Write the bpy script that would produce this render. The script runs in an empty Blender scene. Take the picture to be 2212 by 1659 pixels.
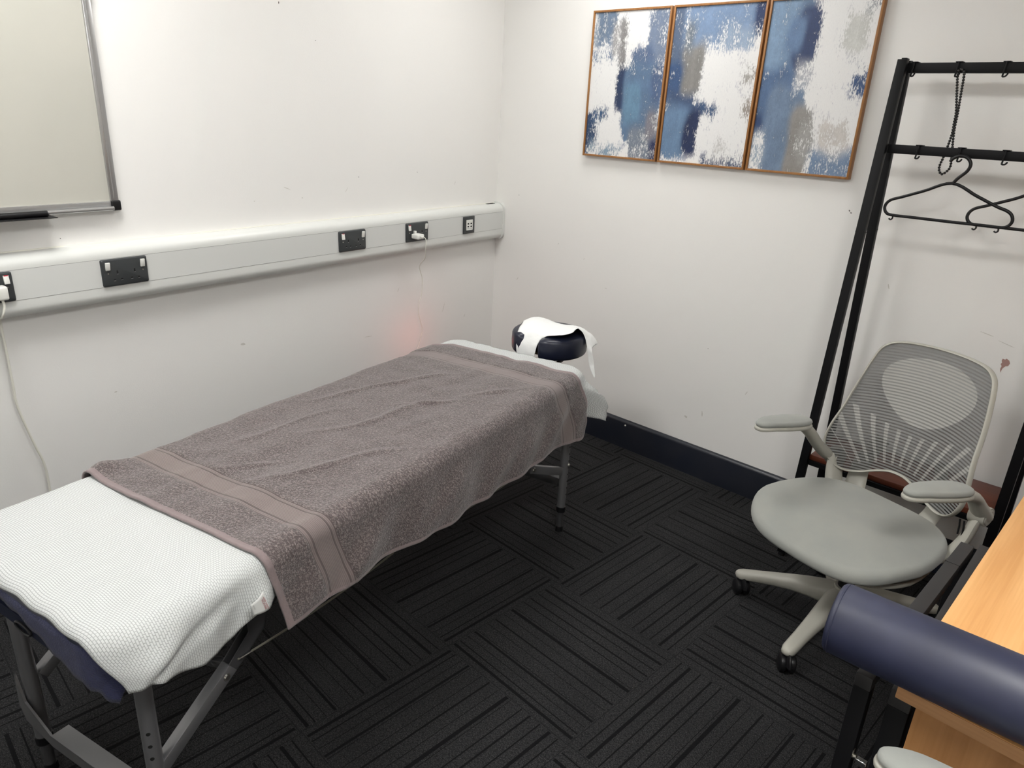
import bpy, bmesh, math, random
from mathutils import Vector, Matrix, noise
import numpy as np
random.seed(7)
C = bpy.context.scene.collection
PI = math.pi
R = math.radians

# ---------------------------------------------------------------- materials
def mat(name, col, rough=.5, metal=0., bump=None, spec=.5, sheen=0., coat=0., alpha=1., var=None):
    """bump: (kind, scale, strength, distance); var: (scale, other colour, amount)"""
    m = bpy.data.materials.new(name); m.use_nodes = True
    nt = m.node_tree; b = nt.nodes['Principled BSDF']
    b.inputs['Base Color'].default_value = (*col, 1)
    b.inputs['Roughness'].default_value = rough
    b.inputs['Metallic'].default_value = metal
    b.inputs['Specular IOR Level'].default_value = spec
    b.inputs['Sheen Weight'].default_value = sheen
    b.inputs['Coat Weight'].default_value = coat
    b.inputs['Alpha'].default_value = alpha
    tc = nt.nodes.new('ShaderNodeTexCoord')
    if var:
        n = nt.nodes.new('ShaderNodeTexNoise'); n.inputs['Scale'].default_value = var[0]; n.inputs['Detail'].default_value = 5
        nt.links.new(tc.outputs['Object'], n.inputs['Vector'])
        r = nt.nodes.new('ShaderNodeMapRange'); r.inputs[1].default_value = .35; r.inputs[2].default_value = .65
        r.inputs[4].default_value = var[2]
        nt.links.new(n.outputs['Fac'], r.inputs[0])
        x = nt.nodes.new('ShaderNodeMix'); x.data_type = 'RGBA'
        x.inputs[6].default_value = (*col, 1); x.inputs[7].default_value = (*var[1], 1)
        nt.links.new(r.outputs[0], x.inputs[0]); nt.links.new(x.outputs[2], b.inputs['Base Color'])
    if bump:
        if bump[0] == 'noise':
            n = nt.nodes.new('ShaderNodeTexNoise'); n.inputs['Scale'].default_value = bump[1]; n.inputs['Detail'].default_value = 4; o = n.outputs['Fac']
        else:
            n = nt.nodes.new('ShaderNodeTexVoronoi'); n.inputs['Scale'].default_value = bump[1]; o = n.outputs['Distance']
        nt.links.new(tc.outputs['Object'], n.inputs['Vector'])
        bn = nt.nodes.new('ShaderNodeBump'); bn.inputs['Strength'].default_value = bump[2]; bn.inputs['Distance'].default_value = bump[3]
        nt.links.new(o, bn.inputs['Height']); nt.links.new(bn.outputs['Normal'], b.inputs['Normal'])
    return m

class NT:
    """tiny node helper"""
    def __init__(s, m): s.t = m.node_tree; s.b = s.t.nodes.get('Principled BSDF')
    def n(s, typ, **kw):
        x = s.t.nodes.new('ShaderNode' + typ)
        for k, v in kw.items():
            if k[0] == 'i' and k[1:].isdigit():
                if hasattr(v, 'is_output'): s.t.links.new(v, x.inputs[int(k[1:])])
                else: x.inputs[int(k[1:])].default_value = v
            else: setattr(x, k, v)
        return x
    def m(s, op, a, b=0., c=0.):
        return s.n('Math', operation=op, i0=a, i1=b, i2=c).outputs[0]
    def l(s, a, b): s.t.links.new(a, b)
    def mix(s, f, a, b):
        x = s.n('Mix', data_type='RGBA', i0=f); 
        for k, v in ((6, a), (7, b)):
            if hasattr(v, 'is_output'): s.l(v, x.inputs[k])
            else: x.inputs[k].default_value = v if len(v) == 4 else (*v, 1)
        return x.outputs[2]

def srgb(r, g, b):
    f = lambda c: (c / 255 / 12.92) if c / 255 <= .04045 else ((c / 255 + .055) / 1.055) ** 2.4
    return (f(r), f(g), f(b))

M = {}
M['wall'] = mat('wall_paint', (.845, .835, .81), .55, bump=('noise', 260, .12, .002), var=(1.3, (.825, .815, .795), .8), spec=.35)
M['ceiling'] = mat('ceiling_paint', (.82, .82, .80), .8)
M['skirting'] = mat('skirting_paint', (.012, .015, .024), .32, bump=('noise', 40, .05, .002), var=(8, (.018, .02, .028), 1))
M['pvc'] = mat('white_pvc', (.70, .71, .685), .32)
M['pvc_cover'] = mat('white_pvc_cover', (.66, .67, .65), .38)
M['caulk'] = mat('caulk', (.85, .84, .76), .5)
M['black_gap'] = mat('black_gap', (.004, .004, .004), .8)
M['anthracite'] = mat('anthracite_plate', (.032, .036, .038), .38, bump=('noise', 900, .05, .0005))
M['white_plastic'] = mat('white_plastic', (.78, .78, .74), .3)
M['screw'] = mat('screw_metal', (.55, .53, .48), .3, 1.)
M['hole'] = mat('pin_hole', (.002, .002, .002), .9)
M['steel_shine'] = mat('chromed_steel', (.6, .6, .6), .2, 1.)
M['alu'] = mat('grey_aluminium', (.30, .30, .31), .38, .75, bump=('noise', 400, .04, .0005))
M['alu_dark'] = mat('dark_grey_aluminium', (.10, .10, .105), .42, .6)
M['alu_board'] = mat('board_aluminium', (.50, .50, .50), .32, .85)
M['board'] = mat('whiteboard_enamel', (.52, .51, .455), .35, var=(3, (.48, .475, .425), .8))
M['black_plastic'] = mat('black_plastic', (.006, .006, .007), .42, spec=.35)
M['black_steel'] = mat('black_powder_coat', (.0045, .0045, .0055), .5, bump=('noise', 700, .06, .0006), spec=.2)
M['dark_steel'] = mat('dark_grey_powder_coat', (.022, .021, .022), .5, bump=('noise', 700, .06, .0006))
M['red'] = mat('red_plastic', (.6, .02, .04), .4)
M['vinyl'] = mat('navy_vinyl', (.009, .012, .028), .36, bump=('noise', 500, .05, .0006))
M['bolster'] = mat('navy_bolster_vinyl', (.010, .013, .038), .50, bump=('noise', 420, .10, .0006), var=(9, (.019, .023, .058), .9), spec=.75)
M['fleece'] = mat('navy_fleece', (.012, .015, .055), .95, bump=('noise', 320, .6, .004), sheen=.12, var=(60, (.022, .026, .080), 1))
M['chair_plastic'] = mat('stone_grey_plastic', (.42, .41, .36), .38)
M['chair_fabric'] = mat('grey_chair_fabric', (.285, .295, .275), .9, bump=('noise', 900, .35, .001), sheen=.2, var=(7, (.33, .335, .305), .8))
M['seat_cloth'] = mat('light_grey_seat_cloth', (.40, .39, .38), .8, bump=('noise', 700, .2, .001))
M['tissue'] = mat('white_tissue', (.84, .85, .84), .85, bump=('noise', 120, .15, .003))
M['beige_ply'] = mat('beige_plywood', (.45, .38, .26), .5)
M['cable_white'] = mat('white_cable', (.72, .71, .64), .4)
M['wire'] = mat('steel_wire_cable', (.23, .22, .18), .45, .5)
M['bead'] = mat('black_bead', (.010, .010, .010), .35)
M['label'] = mat('care_label_cloth', (.78, .79, .77), .8)

def wood(name, c1, c2, axis=0, scale=1., rough=.42):
    m = mat(name, c1, rough, spec=.4); k = NT(m)
    tc = k.n('TexCoord'); s = [26 * scale, 26 * scale, 26 * scale]; s[axis] = 1.6 * scale
    mp = k.n('Mapping', i0=tc.outputs['Object']); mp.inputs['Scale'].default_value = s
    n1 = k.n('TexNoise'); k.l(mp.outputs[0], n1.inputs['Vector']); n1.inputs['Scale'].default_value = 1.; n1.inputs['Detail'].default_value = 6; n1.inputs['Distortion'].default_value = .6
    mp2 = k.n('Mapping', i0=tc.outputs['Object']); s2 = [260 * scale] * 3; s2[axis] = 6 * scale; mp2.inputs['Scale'].default_value = s2
    n2 = k.n('TexNoise'); k.l(mp2.outputs[0], n2.inputs['Vector']); n2.inputs['Scale'].default_value = 1.; n2.inputs['Detail'].default_value = 3
    f = k.m('MULTIPLY_ADD', n2.outputs['Fac'], .35, k.m('MULTIPLY', n1.outputs['Fac'], .8))
    r = k.n('MapRange', i0=f, i1=.42, i2=.72)
    k.l(k.mix(r.outputs[0], c1, c2), k.b.inputs['Base Color'])
    bn = k.n('Bump'); bn.inputs['Strength'].default_value = .06; bn.inputs['Distance'].default_value = .001
    k.l(f, bn.inputs['Height']); k.l(bn.outputs[0], k.b.inputs['Normal'])
    return m
M['beech'] = wood('beech_laminate', (.82, .455, .185), (.68, .34, .12), 1, .8)
M['beech_panel_shaded'] = wood('beech_laminate_shaded', (.46, .225, .085), (.36, .165, .055), 2, .8)  # desktop beech again, darkened: the shade on the desk uprights is in the colour
M['beech_edge'] = wood('beech_edge_band', (.52, .28, .13), (.43, .22, .10), 0, 1.)
M['shelf_wood'] = wood('red_brown_wood', (.16, .045, .022), (.09, .022, .012), 0, .5, .38)
M['frame_wood'] = wood('oak_picture_frame', (.36, .17, .055), (.27, .115, .035), 2, 2.)

# carpet: basket weave of half metre tiles with pressed lines
def carpet():
    m = mat('charcoal_carpet', (.03, .03, .03), .95, spec=.15); k = NT(m)
    tc = k.n('TexCoord')
    mp = k.n('Mapping'); k.l(tc.outputs['Object'], mp.inputs[0]); mp.vector_type = 'TEXTURE'
    mp.inputs['Location'].default_value = (1.966, -1.1443, 0); mp.inputs['Rotation'].default_value = (0, 0, -.0392); mp.inputs['Scale'].default_value = (.4988, .4988, 1)
    sp = k.n('SeparateXYZ', i0=mp.outputs[0])
    X, Y = sp.outputs[0], sp.outputs[1]
    cx, cy = k.m('FLOOR', X), k.m('FLOOR', Y); fx, fy = k.m('FRACT', X), k.m('FRACT', Y)
    par = k.m('FLOORED_MODULO', k.m('ADD', cx, cy), 2.)          # 1: lines run along y
    def sel(a, b): return k.m('ADD', k.m('MULTIPLY', a, par), k.m('MULTIPLY', b, k.m('SUBTRACT', 1., par)))
    s = sel(fx, fy); t = sel(fy, fx)
    cv = k.n('CombineXYZ', i0=cx, i1=cy)
    wn = k.n('TexWhiteNoise', noise_dimensions='2D'); k.l(cv.outputs[0], wn.inputs['Vector'])
    flip = k.m('GREATER_THAN', wn.outputs['Value'], .5)
    s = k.m('ADD', k.m('MULTIPLY', s, k.m('SUBTRACT', 1., flip)), k.m('MULTIPLY', k.m('SUBTRACT', 1., s), flip))
    rp = k.n('ValToRGB', i0=s); cr = rp.color_ramp; cr.interpolation = 'CONSTANT'
    lines = [(.035, .016), (.085, .008), (.150, .006), (.205, .014), (.232, .006), (.325, .006), (.39, .012), (.47, .006), (.535, .020), (.572, .006), (.66, .007), (.72, .014), (.80, .006), (.865, .018), (.93, .008)]
    cr.elements[0].position = 0; cr.elements[0].color = (0, 0, 0, 1); cr.elements.remove(cr.elements[1])
    for p, w in lines:
        e = cr.elements.new(p); e.color = (1, 1, 1, 1); e = cr.elements.new(p + w); e.color = (0, 0, 0, 1)
    # the lines stop a little before the tile's end
    ends = k.m('MULTIPLY', k.m('GREATER_THAN', t, .012), k.m('LESS_THAN', t, .988))
    line = k.m('MULTIPLY', rp.outputs[0], ends)
    seam = k.m('MAXIMUM', k.m('LESS_THAN', t, .006), k.m('GREATER_THAN', t, .994))
    # pile
    sc = k.n('Mapping'); k.l(tc.outputs['Object'], sc.inputs[0]); sc.inputs['Scale'].default_value = (1, 1, 1)
    n1 = k.n('TexNoise'); n1.inputs['Scale'].default_value = 420; n1.inputs['Detail'].default_value = 3; k.l(tc.outputs['Object'], n1.inputs['Vector'])
    n2 = k.n('TexNoise'); n2.inputs['Scale'].default_value = 5; n2.inputs['Detail'].default_value = 5; k.l(tc.outputs['Object'], n2.inputs['Vector'])
    n3 = k.n('TexNoise'); n3.inputs['Scale'].default_value = 170; n3.inputs['Detail'].default_value = 2; k.l(tc.outputs['Object'], n3.inputs['Vector'])
    sp1 = k.n('MapRange', i0=n1.outputs['Fac'], i1=.50, i2=.74)
    sp3 = k.n('MapRange', i0=n3.outputs['Fac'], i1=.35, i2=.7)
    f = k.m('MULTIPLY_ADD', sp3.outputs[0], .25, k.m('MULTIPLY', sp1.outputs[0], .9))
    f = k.m('MULTIPLY', f, k.m('MULTIPLY_ADD', n2.outputs['Fac'], .9, .5))
    base = k.mix(f, (.0085, .0085, .0095), (.075, .074, .074))
    c = k.mix(line, base, (.0045, .0045, .0052))
    c = k.mix(k.m('MULTIPLY', seam, .6), c, (.008, .008, .009))
    k.l(c, k.b.inputs['Base Color'])
    h = k.m('SUBTRACT', k.m('MULTIPLY_ADD', n1.outputs['Fac'], .5, k.m('MULTIPLY', n3.outputs['Fac'], .4)), k.m('MULTIPLY', line, .9))
    bn = k.n('Bump'); bn.inputs['Strength'].default_value = .6; bn.inputs['Distance'].default_value = .004
    k.l(h, bn.inputs['Height']); k.l(bn.outputs[0], k.b.inputs['Normal'])
    return m
M['carpet'] = carpet()

# towel: UV in metres along width (u) and length (v); terry with woven bands and hems
def towel_mat():
    m = mat('taupe_terry', (.20, .16, .155), .95, spec=.1, sheen=.35); k = NT(m)
    uv = k.n('UVMap'); sp = k.n('SeparateXYZ', i0=uv.outputs[0]); U, V = sp.outputs[0], sp.outputs[1]
    def band(x, a, b): return k.m('MULTIPLY', k.m('GREATER_THAN', x, a), k.m('LESS_THAN', x, b))
    L, W = TOWEL_L, TOWEL_W
    flat = None
    b1 = band(V, .115, .195); b2 = band(V, L - .195, L - .115)
    bands = k.m('MAXIMUM', b1, b2)
    hem = k.m('MAXIMUM', k.m('MAXIMUM', k.m('LESS_THAN', V, .017), k.m('GREATER_THAN', V, L - .017)), k.m('MAXIMUM', k.m('LESS_THAN', U, .008), k.m('GREATER_THAN', U, W - .010)))
    flat = k.m('MAXIMUM', bands, hem)
    # terry loops
    mp = k.n('Mapping'); k.l(uv.outputs[0], mp.inputs[0]); mp.inputs['Scale'].default_value = (1, 1, 1)
    vo = k.n('TexVoronoi'); vo.inputs['Scale'].default_value = 330; k.l(uv.outputs[0], vo.inputs['Vector'])
    n1 = k.n('TexNoise'); n1.inputs['Scale'].default_value = 190; n1.inputs['Detail'].default_value = 4; n1.inputs['Distortion'].default_value = .8; k.l(uv.outputs[0], n1.inputs['Vector'])
    n2 = k.n('TexNoise'); n2.inputs['Scale'].default_value = 9; n2.inputs['Detail'].default_value = 4; k.l(uv.outputs[0], n2.inputs['Vector'])
    loop = k.m('MULTIPLY_ADD', k.m('SUBTRACT', 1., vo.outputs['Distance']), .5, k.m('MULTIPLY', n1.outputs['Fac'], 1.1))
    lr = k.n('MapRange', i0=loop, i1=.72, i2=1.12)
    terry = k.mix(lr.outputs[0], (.060, .047, .046), (.30, .25, .24))
    terry = k.mix(k.m('MULTIPLY', n2.outputs['Fac'], .35), terry, (.22, .18, .18))
    # woven ribs in the bands: fine lines run across the towel
    rib = k.m('SINE', k.m('MULTIPLY', V, 2 * PI / .0042))
    ribr = k.n('MapRange', i0=rib, i1=-1., i2=1.)
    wov = k.mix(ribr.outputs[0], (.16, .128, .125), (.235, .19, .183))
    edge = None
    for p in (.115, .128, .182, .195):
        for q in (p, L - p):
            e = band(V, q - .0022, q + .0022); edge = e if edge is None else k.m('MAXIMUM', edge, e)
    wov = k.mix(edge, wov, (.10, .078, .075))
    hemc = k.mix(n1.outputs['Fac'], (.20, .155, .155), (.27, .215, .215))
    c = k.mix(bands, terry, wov); c = k.mix(hem, c, hemc)
    k.l(c, k.b.inputs['Base Color'])
    h = k.m('ADD', k.m('MULTIPLY', loop, k.m('SUBTRACT', 1., flat)), k.m('MULTIPLY', k.m('MULTIPLY', ribr.outputs[0], .25), bands))
    bn = k.n('Bump'); bn.inputs['Strength'].default_value = .75; bn.inputs['Distance'].default_value = .004
    k.l(h, bn.inputs['Height']); k.l(bn.outputs[0], k.b.inputs['Normal'])
    return m
TOWEL_L, TOWEL_W = 1.43, .80
M['towel'] = towel_mat()

# couch paper: embossed brick-like weave, UV in metres
def paper_mat():
    m = mat('embossed_couch_paper', (.80, .82, .81), .9, spec=.2); k = NT(m)
    uv = k.n('UVMap')
    br = k.n('TexBrick'); k.l(uv.outputs[0], br.inputs['Vector']); br.inputs['Scale'].default_value = 1.
    br.inputs['Brick Width'].default_value = .0090; br.inputs['Row Height'].default_value = .0046; br.inputs['Mortar Size'].default_value = .0008; br.inputs['Mortar Smooth'].default_value = .6
    c = k.mix(br.outputs['Fac'], (.63, .645, .64), (.40, .415, .41))
    k.l(c, k.b.inputs['Base Color'])
    n = k.n('TexNoise'); n.inputs['Scale'].default_value = 160; k.l(uv.outputs[0], n.inputs['Vector'])
    bn = k.n('Bump'); bn.inputs['Strength'].default_value = .55; bn.inputs['Distance'].default_value = .0018
    k.l(k.m('SUBTRACT', k.m('MULTIPLY', n.outputs['Fac'], .5), br.outputs['Fac']), bn.inputs['Height']); k.l(bn.outputs[0], k.b.inputs['Normal'])
    return m
M['paper'] = paper_mat()

# painted canvas: colour attribute says where which paint lies, noise breaks its edges into dry brush marks
def canvas_mat():
    m = mat('abstract_canvas', (.8, .8, .8), .4, spec=.4); k = NT(m)
    at = k.n('VertexColor'); at.layer_name = 'paint'
    tc = k.n('TexCoord'); 
    def nz(sx, sz, det, seedv=0):
        mp = k.n('Mapping'); k.l(tc.outputs['Object'], mp.inputs[0]); mp.inputs['Scale'].default_value = (sx, 1, sz); mp.inputs['Location'].default_value = (seedv, 0, 0)
        n = k.n('TexNoise'); n.inputs['Scale'].default_value = 1; n.inputs['Detail'].default_value = det; n.inputs['Roughness'].default_value = .7
        k.l(mp.outputs[0], n.inputs['Vector']); return n.outputs['Fac']
    a = nz(210, 60, 8); b2 = nz(20, 12, 8, 3.); c3 = nz(300, 120, 3, 7.)
    f = k.m('ADD', k.m('MULTIPLY', a, .55), k.m('MULTIPLY', b2, .45))
    f = k.m('SUBTRACT', f, .5)
    v = k.m('ADD', at.outputs['Alpha'], k.m('MULTIPLY', f, 3.6))
    r = k.n('MapRange', i0=v, i1=.40, i2=.60)
    tone = k.n('MapRange', i0=k.m('ADD', k.m('MULTIPLY', b2, .55), k.m('MULTIPLY_ADD', a, .25, k.m('MULTIPLY', c3, .2))), i1=.3, i2=.7, i3=.60, i4=1.42)
    dark = k.n('VectorMath', operation='SCALE', i0=at.outputs['Color']); k.l(tone.outputs[0], dark.inputs['Scale'])
    white = k.mix(c3, (.70, .70, .70), (.82, .82, .81))
    k.l(k.mix(r.outputs[0], white, dark.outputs[0]), k.b.inputs['Base Color'])
    bn = k.n('Bump'); bn.inputs['Strength'].default_value = .25; bn.inputs['Distance'].default_value = .001
    k.l(a, bn.inputs['Height']); k.l(bn.outputs[0], k.b.inputs['Normal'])
    return m
M['canvas'] = canvas_mat()

# chair mesh: horizontal threads, opaque leaf pattern; UV in metres on the backrest (x across, y up)
def chair_mesh_mat():
    m = mat('chair_mesh', (.30, .30, .29), .7, spec=.3); k = NT(m)
    uv = k.n('UVMap'); sp = k.n('SeparateXYZ', i0=uv.outputs[0]); U, V = sp.outputs[0], sp.outputs[1]
    # rows sag slightly towards the lower middle
    v = k.m('ADD', V, k.m('MULTIPLY', k.m('MULTIPLY', U, U), .35))
    s = k.m('SINE', k.m('MULTIPLY', v, 2 * PI / .0098))
    thread = k.m('GREATER_THAN', s, -.15)
    fine = k.m('SINE', k.m('MULTIPLY', v, 2 * PI / .0033))
    # oval window in the upper half, an inverted egg
    dx = k.m('DIVIDE', U, k.m('ADD', .146, k.m('MULTIPLY', k.m('SUBTRACT', V, .775), .34)))
    dy = k.m('DIVIDE', k.m('SUBTRACT', V, .772), .107)
    oval = k.m('LESS_THAN', k.m('ADD', k.m('MULTIPLY', dx, dx), k.m('MULTIPLY', dy, dy)), 1.)
    # rays fanning up from a point below
    rx = U; ry = k.m('SUBTRACT', V, .30)
    ang = k.m('ARCTAN2', rx, ry); rad = k.m('SQRT', k.m('ADD', k.m('MULTIPLY', rx, rx), k.m('MULTIPLY', ry, ry)))
    fr = k.m('FRACT', k.m('ADD', k.m('DIVIDE', ang, .115), .5))
    ray = k.m('LESS_THAN', k.m('ABSOLUTE', k.m('SUBTRACT', fr, .5)), .16)
    top = k.m('ADD', .335, k.m('MULTIPLY', k.m('MULTIPLY', ang, ang), .42))
    ray = k.m('MULTIPLY', ray, k.m('MULTIPLY', k.m('GREATER_THAN', rad, .225), k.m('LESS_THAN', rad, top)))
    ray = k.m('MULTIPLY', ray, k.m('LESS_THAN', k.m('ABSOLUTE', ang), .68))
    solid = k.m('MAXIMUM', oval, ray)
    al = k.m('MAXIMUM', k.m('MULTIPLY_ADD', thread, .28, .68), k.m('MULTIPLY', solid, k.m('MULTIPLY_ADD', thread, .25, .72)))
    k.l(al, k.b.inputs['Alpha'])
    dk = k.mix(thread, (.045, .045, .045), (.24, .24, .235))
    lt = k.mix(thread, (.20, .20, .19), (.40, .395, .375))
    k.l(k.mix(solid, dk, lt), k.b.inputs['Base Color'])
    return m
M['mesh'] = chair_mesh_mat()
def emis(name, col, st):
    m = bpy.data.materials.new(name); m.use_nodes = True; nt = m.node_tree
    b = nt.nodes['Principled BSDF']; b.inputs['Base Color'].default_value = (.9, .9, .9, 1)
    b.inputs['Emission Color'].default_value = (*col, 1); b.inputs['Emission Strength'].default_value = st
    return m
LP1, LP2, LP3, LP4, REDP, EXPO = 23., 35., 11., 12., .26, .10
# ---------------------------------------------------------------- geometry helpers
def obj(name, bm, m, parent=None, smooth=True, angle=40):
    me = bpy.data.meshes.new(name)
    bmesh.ops.recalc_face_normals(bm, faces=bm.faces)
    bm.to_mesh(me); bm.free()
    ms = m if isinstance(m, (list, tuple)) else [m]
    for x in ms: me.materials.append(M[x] if isinstance(x, str) else x)
    if smooth:
        me.polygons.foreach_set('use_smooth', [True] * len(me.polygons))
        try: me.set_sharp_from_angle(angle=R(angle))
        except Exception: pass
    o = bpy.data.objects.new(name, me); C.objects.link(o)
    if parent: o.parent = parent
    return o
def tag(o, label=None, cat=None, group=None, kind=None):
    if label: o['label'] = label
    if cat: o['category'] = cat
    if group: o['group'] = group
    if kind: o['kind'] = kind
    return o
def thing(name, label, cat, loc=(0, 0, 0), rz=0, group=None, rot=None):
    o = bpy.data.objects.new(name, None); C.objects.link(o)
    o.location = loc; o.rotation_euler = rot or (0, 0, rz); o.empty_display_size = .05
    return tag(o, label, cat, group)
def NB(): return bmesh.new()
def box(bm, x0, x1, y0, y1, z0, z1, bev=0., seg=2, mtx=None, mi=0):
    vs = [Vector((x, y, z)) for x in (x0, x1) for y in (y0, y1) for z in (z0, z1)]
    if mtx: vs = [mtx @ v for v in vs]
    v = [bm.verts.new(p) for p in vs]
    fs = [bm.faces.new([v[i] for i in q]) for q in ((0, 1, 3, 2), (4, 6, 7, 5), (0, 4, 5, 1), (2, 3, 7, 6), (0, 2, 6, 4), (1, 5, 7, 3))]
    for f in fs: f.material_index = mi
    if bev > 0:
        es = list({e for f in fs for e in f.edges})
        bmesh.ops.bevel(bm, geom=es, offset=bev, segments=seg, profile=.5, affect='EDGES')
    return bm
def frame_of(d):
    d = Vector(d).normalized(); a = Vector((0, 0, 1)) if abs(d.z) < .95 else Vector((1, 0, 0))
    x = a.cross(d).normalized(); return x, d.cross(x).normalized(), d
def bar(bm, p, q, w, h, bev=0., up=None):
    """box section bar from p to q"""
    p, q = Vector(p), Vector(q); d = q - p; L = d.length; d.normalize()
    u = Vector(up) if up else (Vector((0, 0, 1)) if abs(d.z) < .9 else Vector((1, 0, 0)))
    x = u.cross(d).normalized(); y = d.cross(x).normalized()
    m = Matrix((( x.x, y.x, d.x, p.x), (x.y, y.y, d.y, p.y), (x.z, y.z, d.z, p.z), (0, 0, 0, 1)))
    return box(bm, -w / 2, w / 2, -h / 2, h / 2, 0, L, bev, mtx=m)
def cyl(bm, p, q, r, r2=None, n=20, cap=True):
    p, q = Vector(p), Vector(q); x, y, d = frame_of(q - p); r2 = r if r2 is None else r2
    a = [bm.verts.new(p + (x * math.cos(t) + y * math.sin(t)) * r) for t in [2 * PI * i / n for i in range(n)]]
    b = [bm.verts.new(q + (x * math.cos(t) + y * math.sin(t)) * r2) for t in [2 * PI * i / n for i in range(n)]]
    for i in range(n): bm.faces.new((a[i], a[(i + 1) % n], b[(i + 1) % n], b[i]))
    if cap: bm.faces.new(a[::-1]); bm.faces.new(b)
    return bm
def catmull(pts, n=8, closed=False):
    P = [Vector(p) for p in pts]; out = []
    N = len(P)
    rng = range(N) if closed else range(N - 1)
    for i in rng:
        if closed: p0, p1, p2, p3 = P[i - 1], P[i], P[(i + 1) % N], P[(i + 2) % N]
        else: p0, p1, p2, p3 = P[max(i - 1, 0)], P[i], P[i + 1], P[min(i + 2, N - 1)]
        for k in range(n):
            t = k / n
            out.append(.5 * ((2 * p1) + (p2 - p0) * t + (2 * p0 - 5 * p1 + 4 * p2 - p3) * t * t + (3 * p1 - p0 - 3 * p2 + p3) * t ** 3))
    if not closed: out.append(P[-1])
    return out
def tube(bm, pts, r, n=10, closed=False, rs=None, sq=None):
    """round tube along points; rs radii; sq (a,b): elliptical section factors"""
    P = [Vector(p) for p in pts]; N = len(P); rings = []
    up = None
    for i, p in enumerate(P):
        if closed: d = (P[(i + 1) % N] - P[i - 1]).normalized()
        else: d = (P[min(i + 1, N - 1)] - P[max(i - 1, 0)]).normalized()
        if up is None: x, y, _ = frame_of(d)
        else:
            x = (up - d * up.dot(d)).normalized(); y = d.cross(x).normalized()
        up = x
        rr = rs[i] if rs else r; a, b = sq or (1, 1)
        rings.append([bm.verts.new(p + x * math.cos(2 * PI * k / n) * rr * a + y * math.sin(2 * PI * k / n) * rr * b) for k in range(n)])
    m = N if closed else N - 1
    for i in range(m):
        a, b = rings[i], rings[(i + 1) % N]
        for k in range(n): bm.faces.new((a[k], a[(k + 1) % n], b[(k + 1) % n], b[k]))
    if not closed: bm.faces.new(rings[0][::-1]); bm.faces.new(rings[-1])
    return bm
def prism(bm, poly, f0, f1, mi=0):
    """poly: list of 2d points; f0,f1: functions mapping a 2d point to 3d for both ends"""
    a = [bm.verts.new(f0(p)) for p in poly]; b = [bm.verts.new(f1(p)) for p in poly]; n = len(poly)
    fs = [bm.faces.new((a[i], a[(i + 1) % n], b[(i + 1) % n], b[i])) for i in range(n)]
    fs += [bm.faces.new(a[::-1]), bm.faces.new(b)]
    for f in fs: f.material_index = mi
    return bm
def rrect(x0, x1, y0, y1, r, n=6):
    out = []
    for cx, cy, a0 in ((x1 - r, y1 - r, 0), (x0 + r, y1 - r, 90), (x0 + r, y0 + r, 180), (x1 - r, y0 + r, 270)):
        for i in range(n + 1):
            t = R(a0 + 90 * i / n); out.append((cx + r * math.cos(t), cy + r * math.sin(t)))
    return out
def slab(bm, poly, z0, z1, r=0., n=4, dome=0.):
    """horizontal slab of outline poly (ccw) with rounded top and bottom edges"""
    N = len(poly); P = [Vector((x, y)) for x, y in poly]
    nor = []
    for i in range(N):
        t = (P[(i + 1) % N] - P[i - 1]).normalized(); nor.append(Vector((t.y, -t.x)))
    rings = []
    prof = [(r * (1 - math.sin(PI / 2 * k / n)), z0 + r * (1 - math.cos(PI / 2 * k / n))) for k in range(n + 1)] if r else [(0, z0)]
    prof += [(r * (1 - math.cos(PI / 2 * k / n)), z1 - r + r * math.sin(PI / 2 * k / n)) for k in range(n + 1)] if r else [(0, z1)]
    for ins, z in prof:
        rings.append([bm.verts.new((p.x - nn.x * ins, p.y - nn.y * ins, z)) for p, nn in zip(P, nor)])
    for a, b in zip(rings, rings[1:]):
        for i in range(N): bm.faces.new((a[i], a[(i + 1) % N], b[(i + 1) % N], b[i]))
    bm.faces.new(rings[0][::-1])
    if dome:
        c = sum(P, Vector((0, 0))) / N; prev = rings[-1]; z = z1
        for s, dz in ((.85, .35), (.65, .68), (.4, .9), (.2, .98)):
            ring = [bm.verts.new((c.x + (v0.co.x - c.x) * s, c.y + (v0.co.y - c.y) * s, z1 + dome * dz)) for v0 in rings[-1]]
            for i in range(N): bm.faces.new((prev[i], prev[(i + 1) % N], ring[(i + 1) % N], ring[i]))
            prev = ring
        cv = bm.verts.new((c.x, c.y, z1 + dome))
        for i in range(N): bm.faces.new((prev[i], prev[(i + 1) % N], cv))
    else: bm.faces.new(rings[-1])
    return bm
def grid(bm, fn, nu, nv, uvf=None):
    """surface fn(i/nu, j/nv); uvf gives uv in metres"""
    V = [[bm.verts.new(fn(i / nu, j / nv)) for j in range(nv + 1)] for i in range(nu + 1)]
    uvl = bm.loops.layers.uv.new('UVMap') if uvf else None
    for i in range(nu):
        for j in range(nv):
            f = bm.faces.new((V[i][j], V[i + 1][j], V[i + 1][j + 1], V[i][j + 1]))
            if uvf:
                for lp, (a, b) in zip(f.loops, ((i, j), (i + 1, j), (i + 1, j + 1), (i, j + 1))): lp[uvl].uv = uvf(a / nu, b / nv)
    return bm
def solidify(o, t, off=-1):
    m = o.modifiers.new('thickness', 'SOLIDIFY'); m.thickness = t; m.offset = off; return o
def sphere(bm, c, r, s=(1, 1, 1), n=12):
    bmesh.ops.create_uvsphere(bm, u_segments=n, v_segments=max(6, n // 2 + 2), radius=1, matrix=Matrix.Translation(c) @ Matrix.Diagonal((r * s[0], r * s[1], r * s[2], 1)))
    return bm
def sm(x, a, b):
    t = min(1, max(0, (x - a) / (b - a))); return t * t * (3 - 2 * t)
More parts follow.
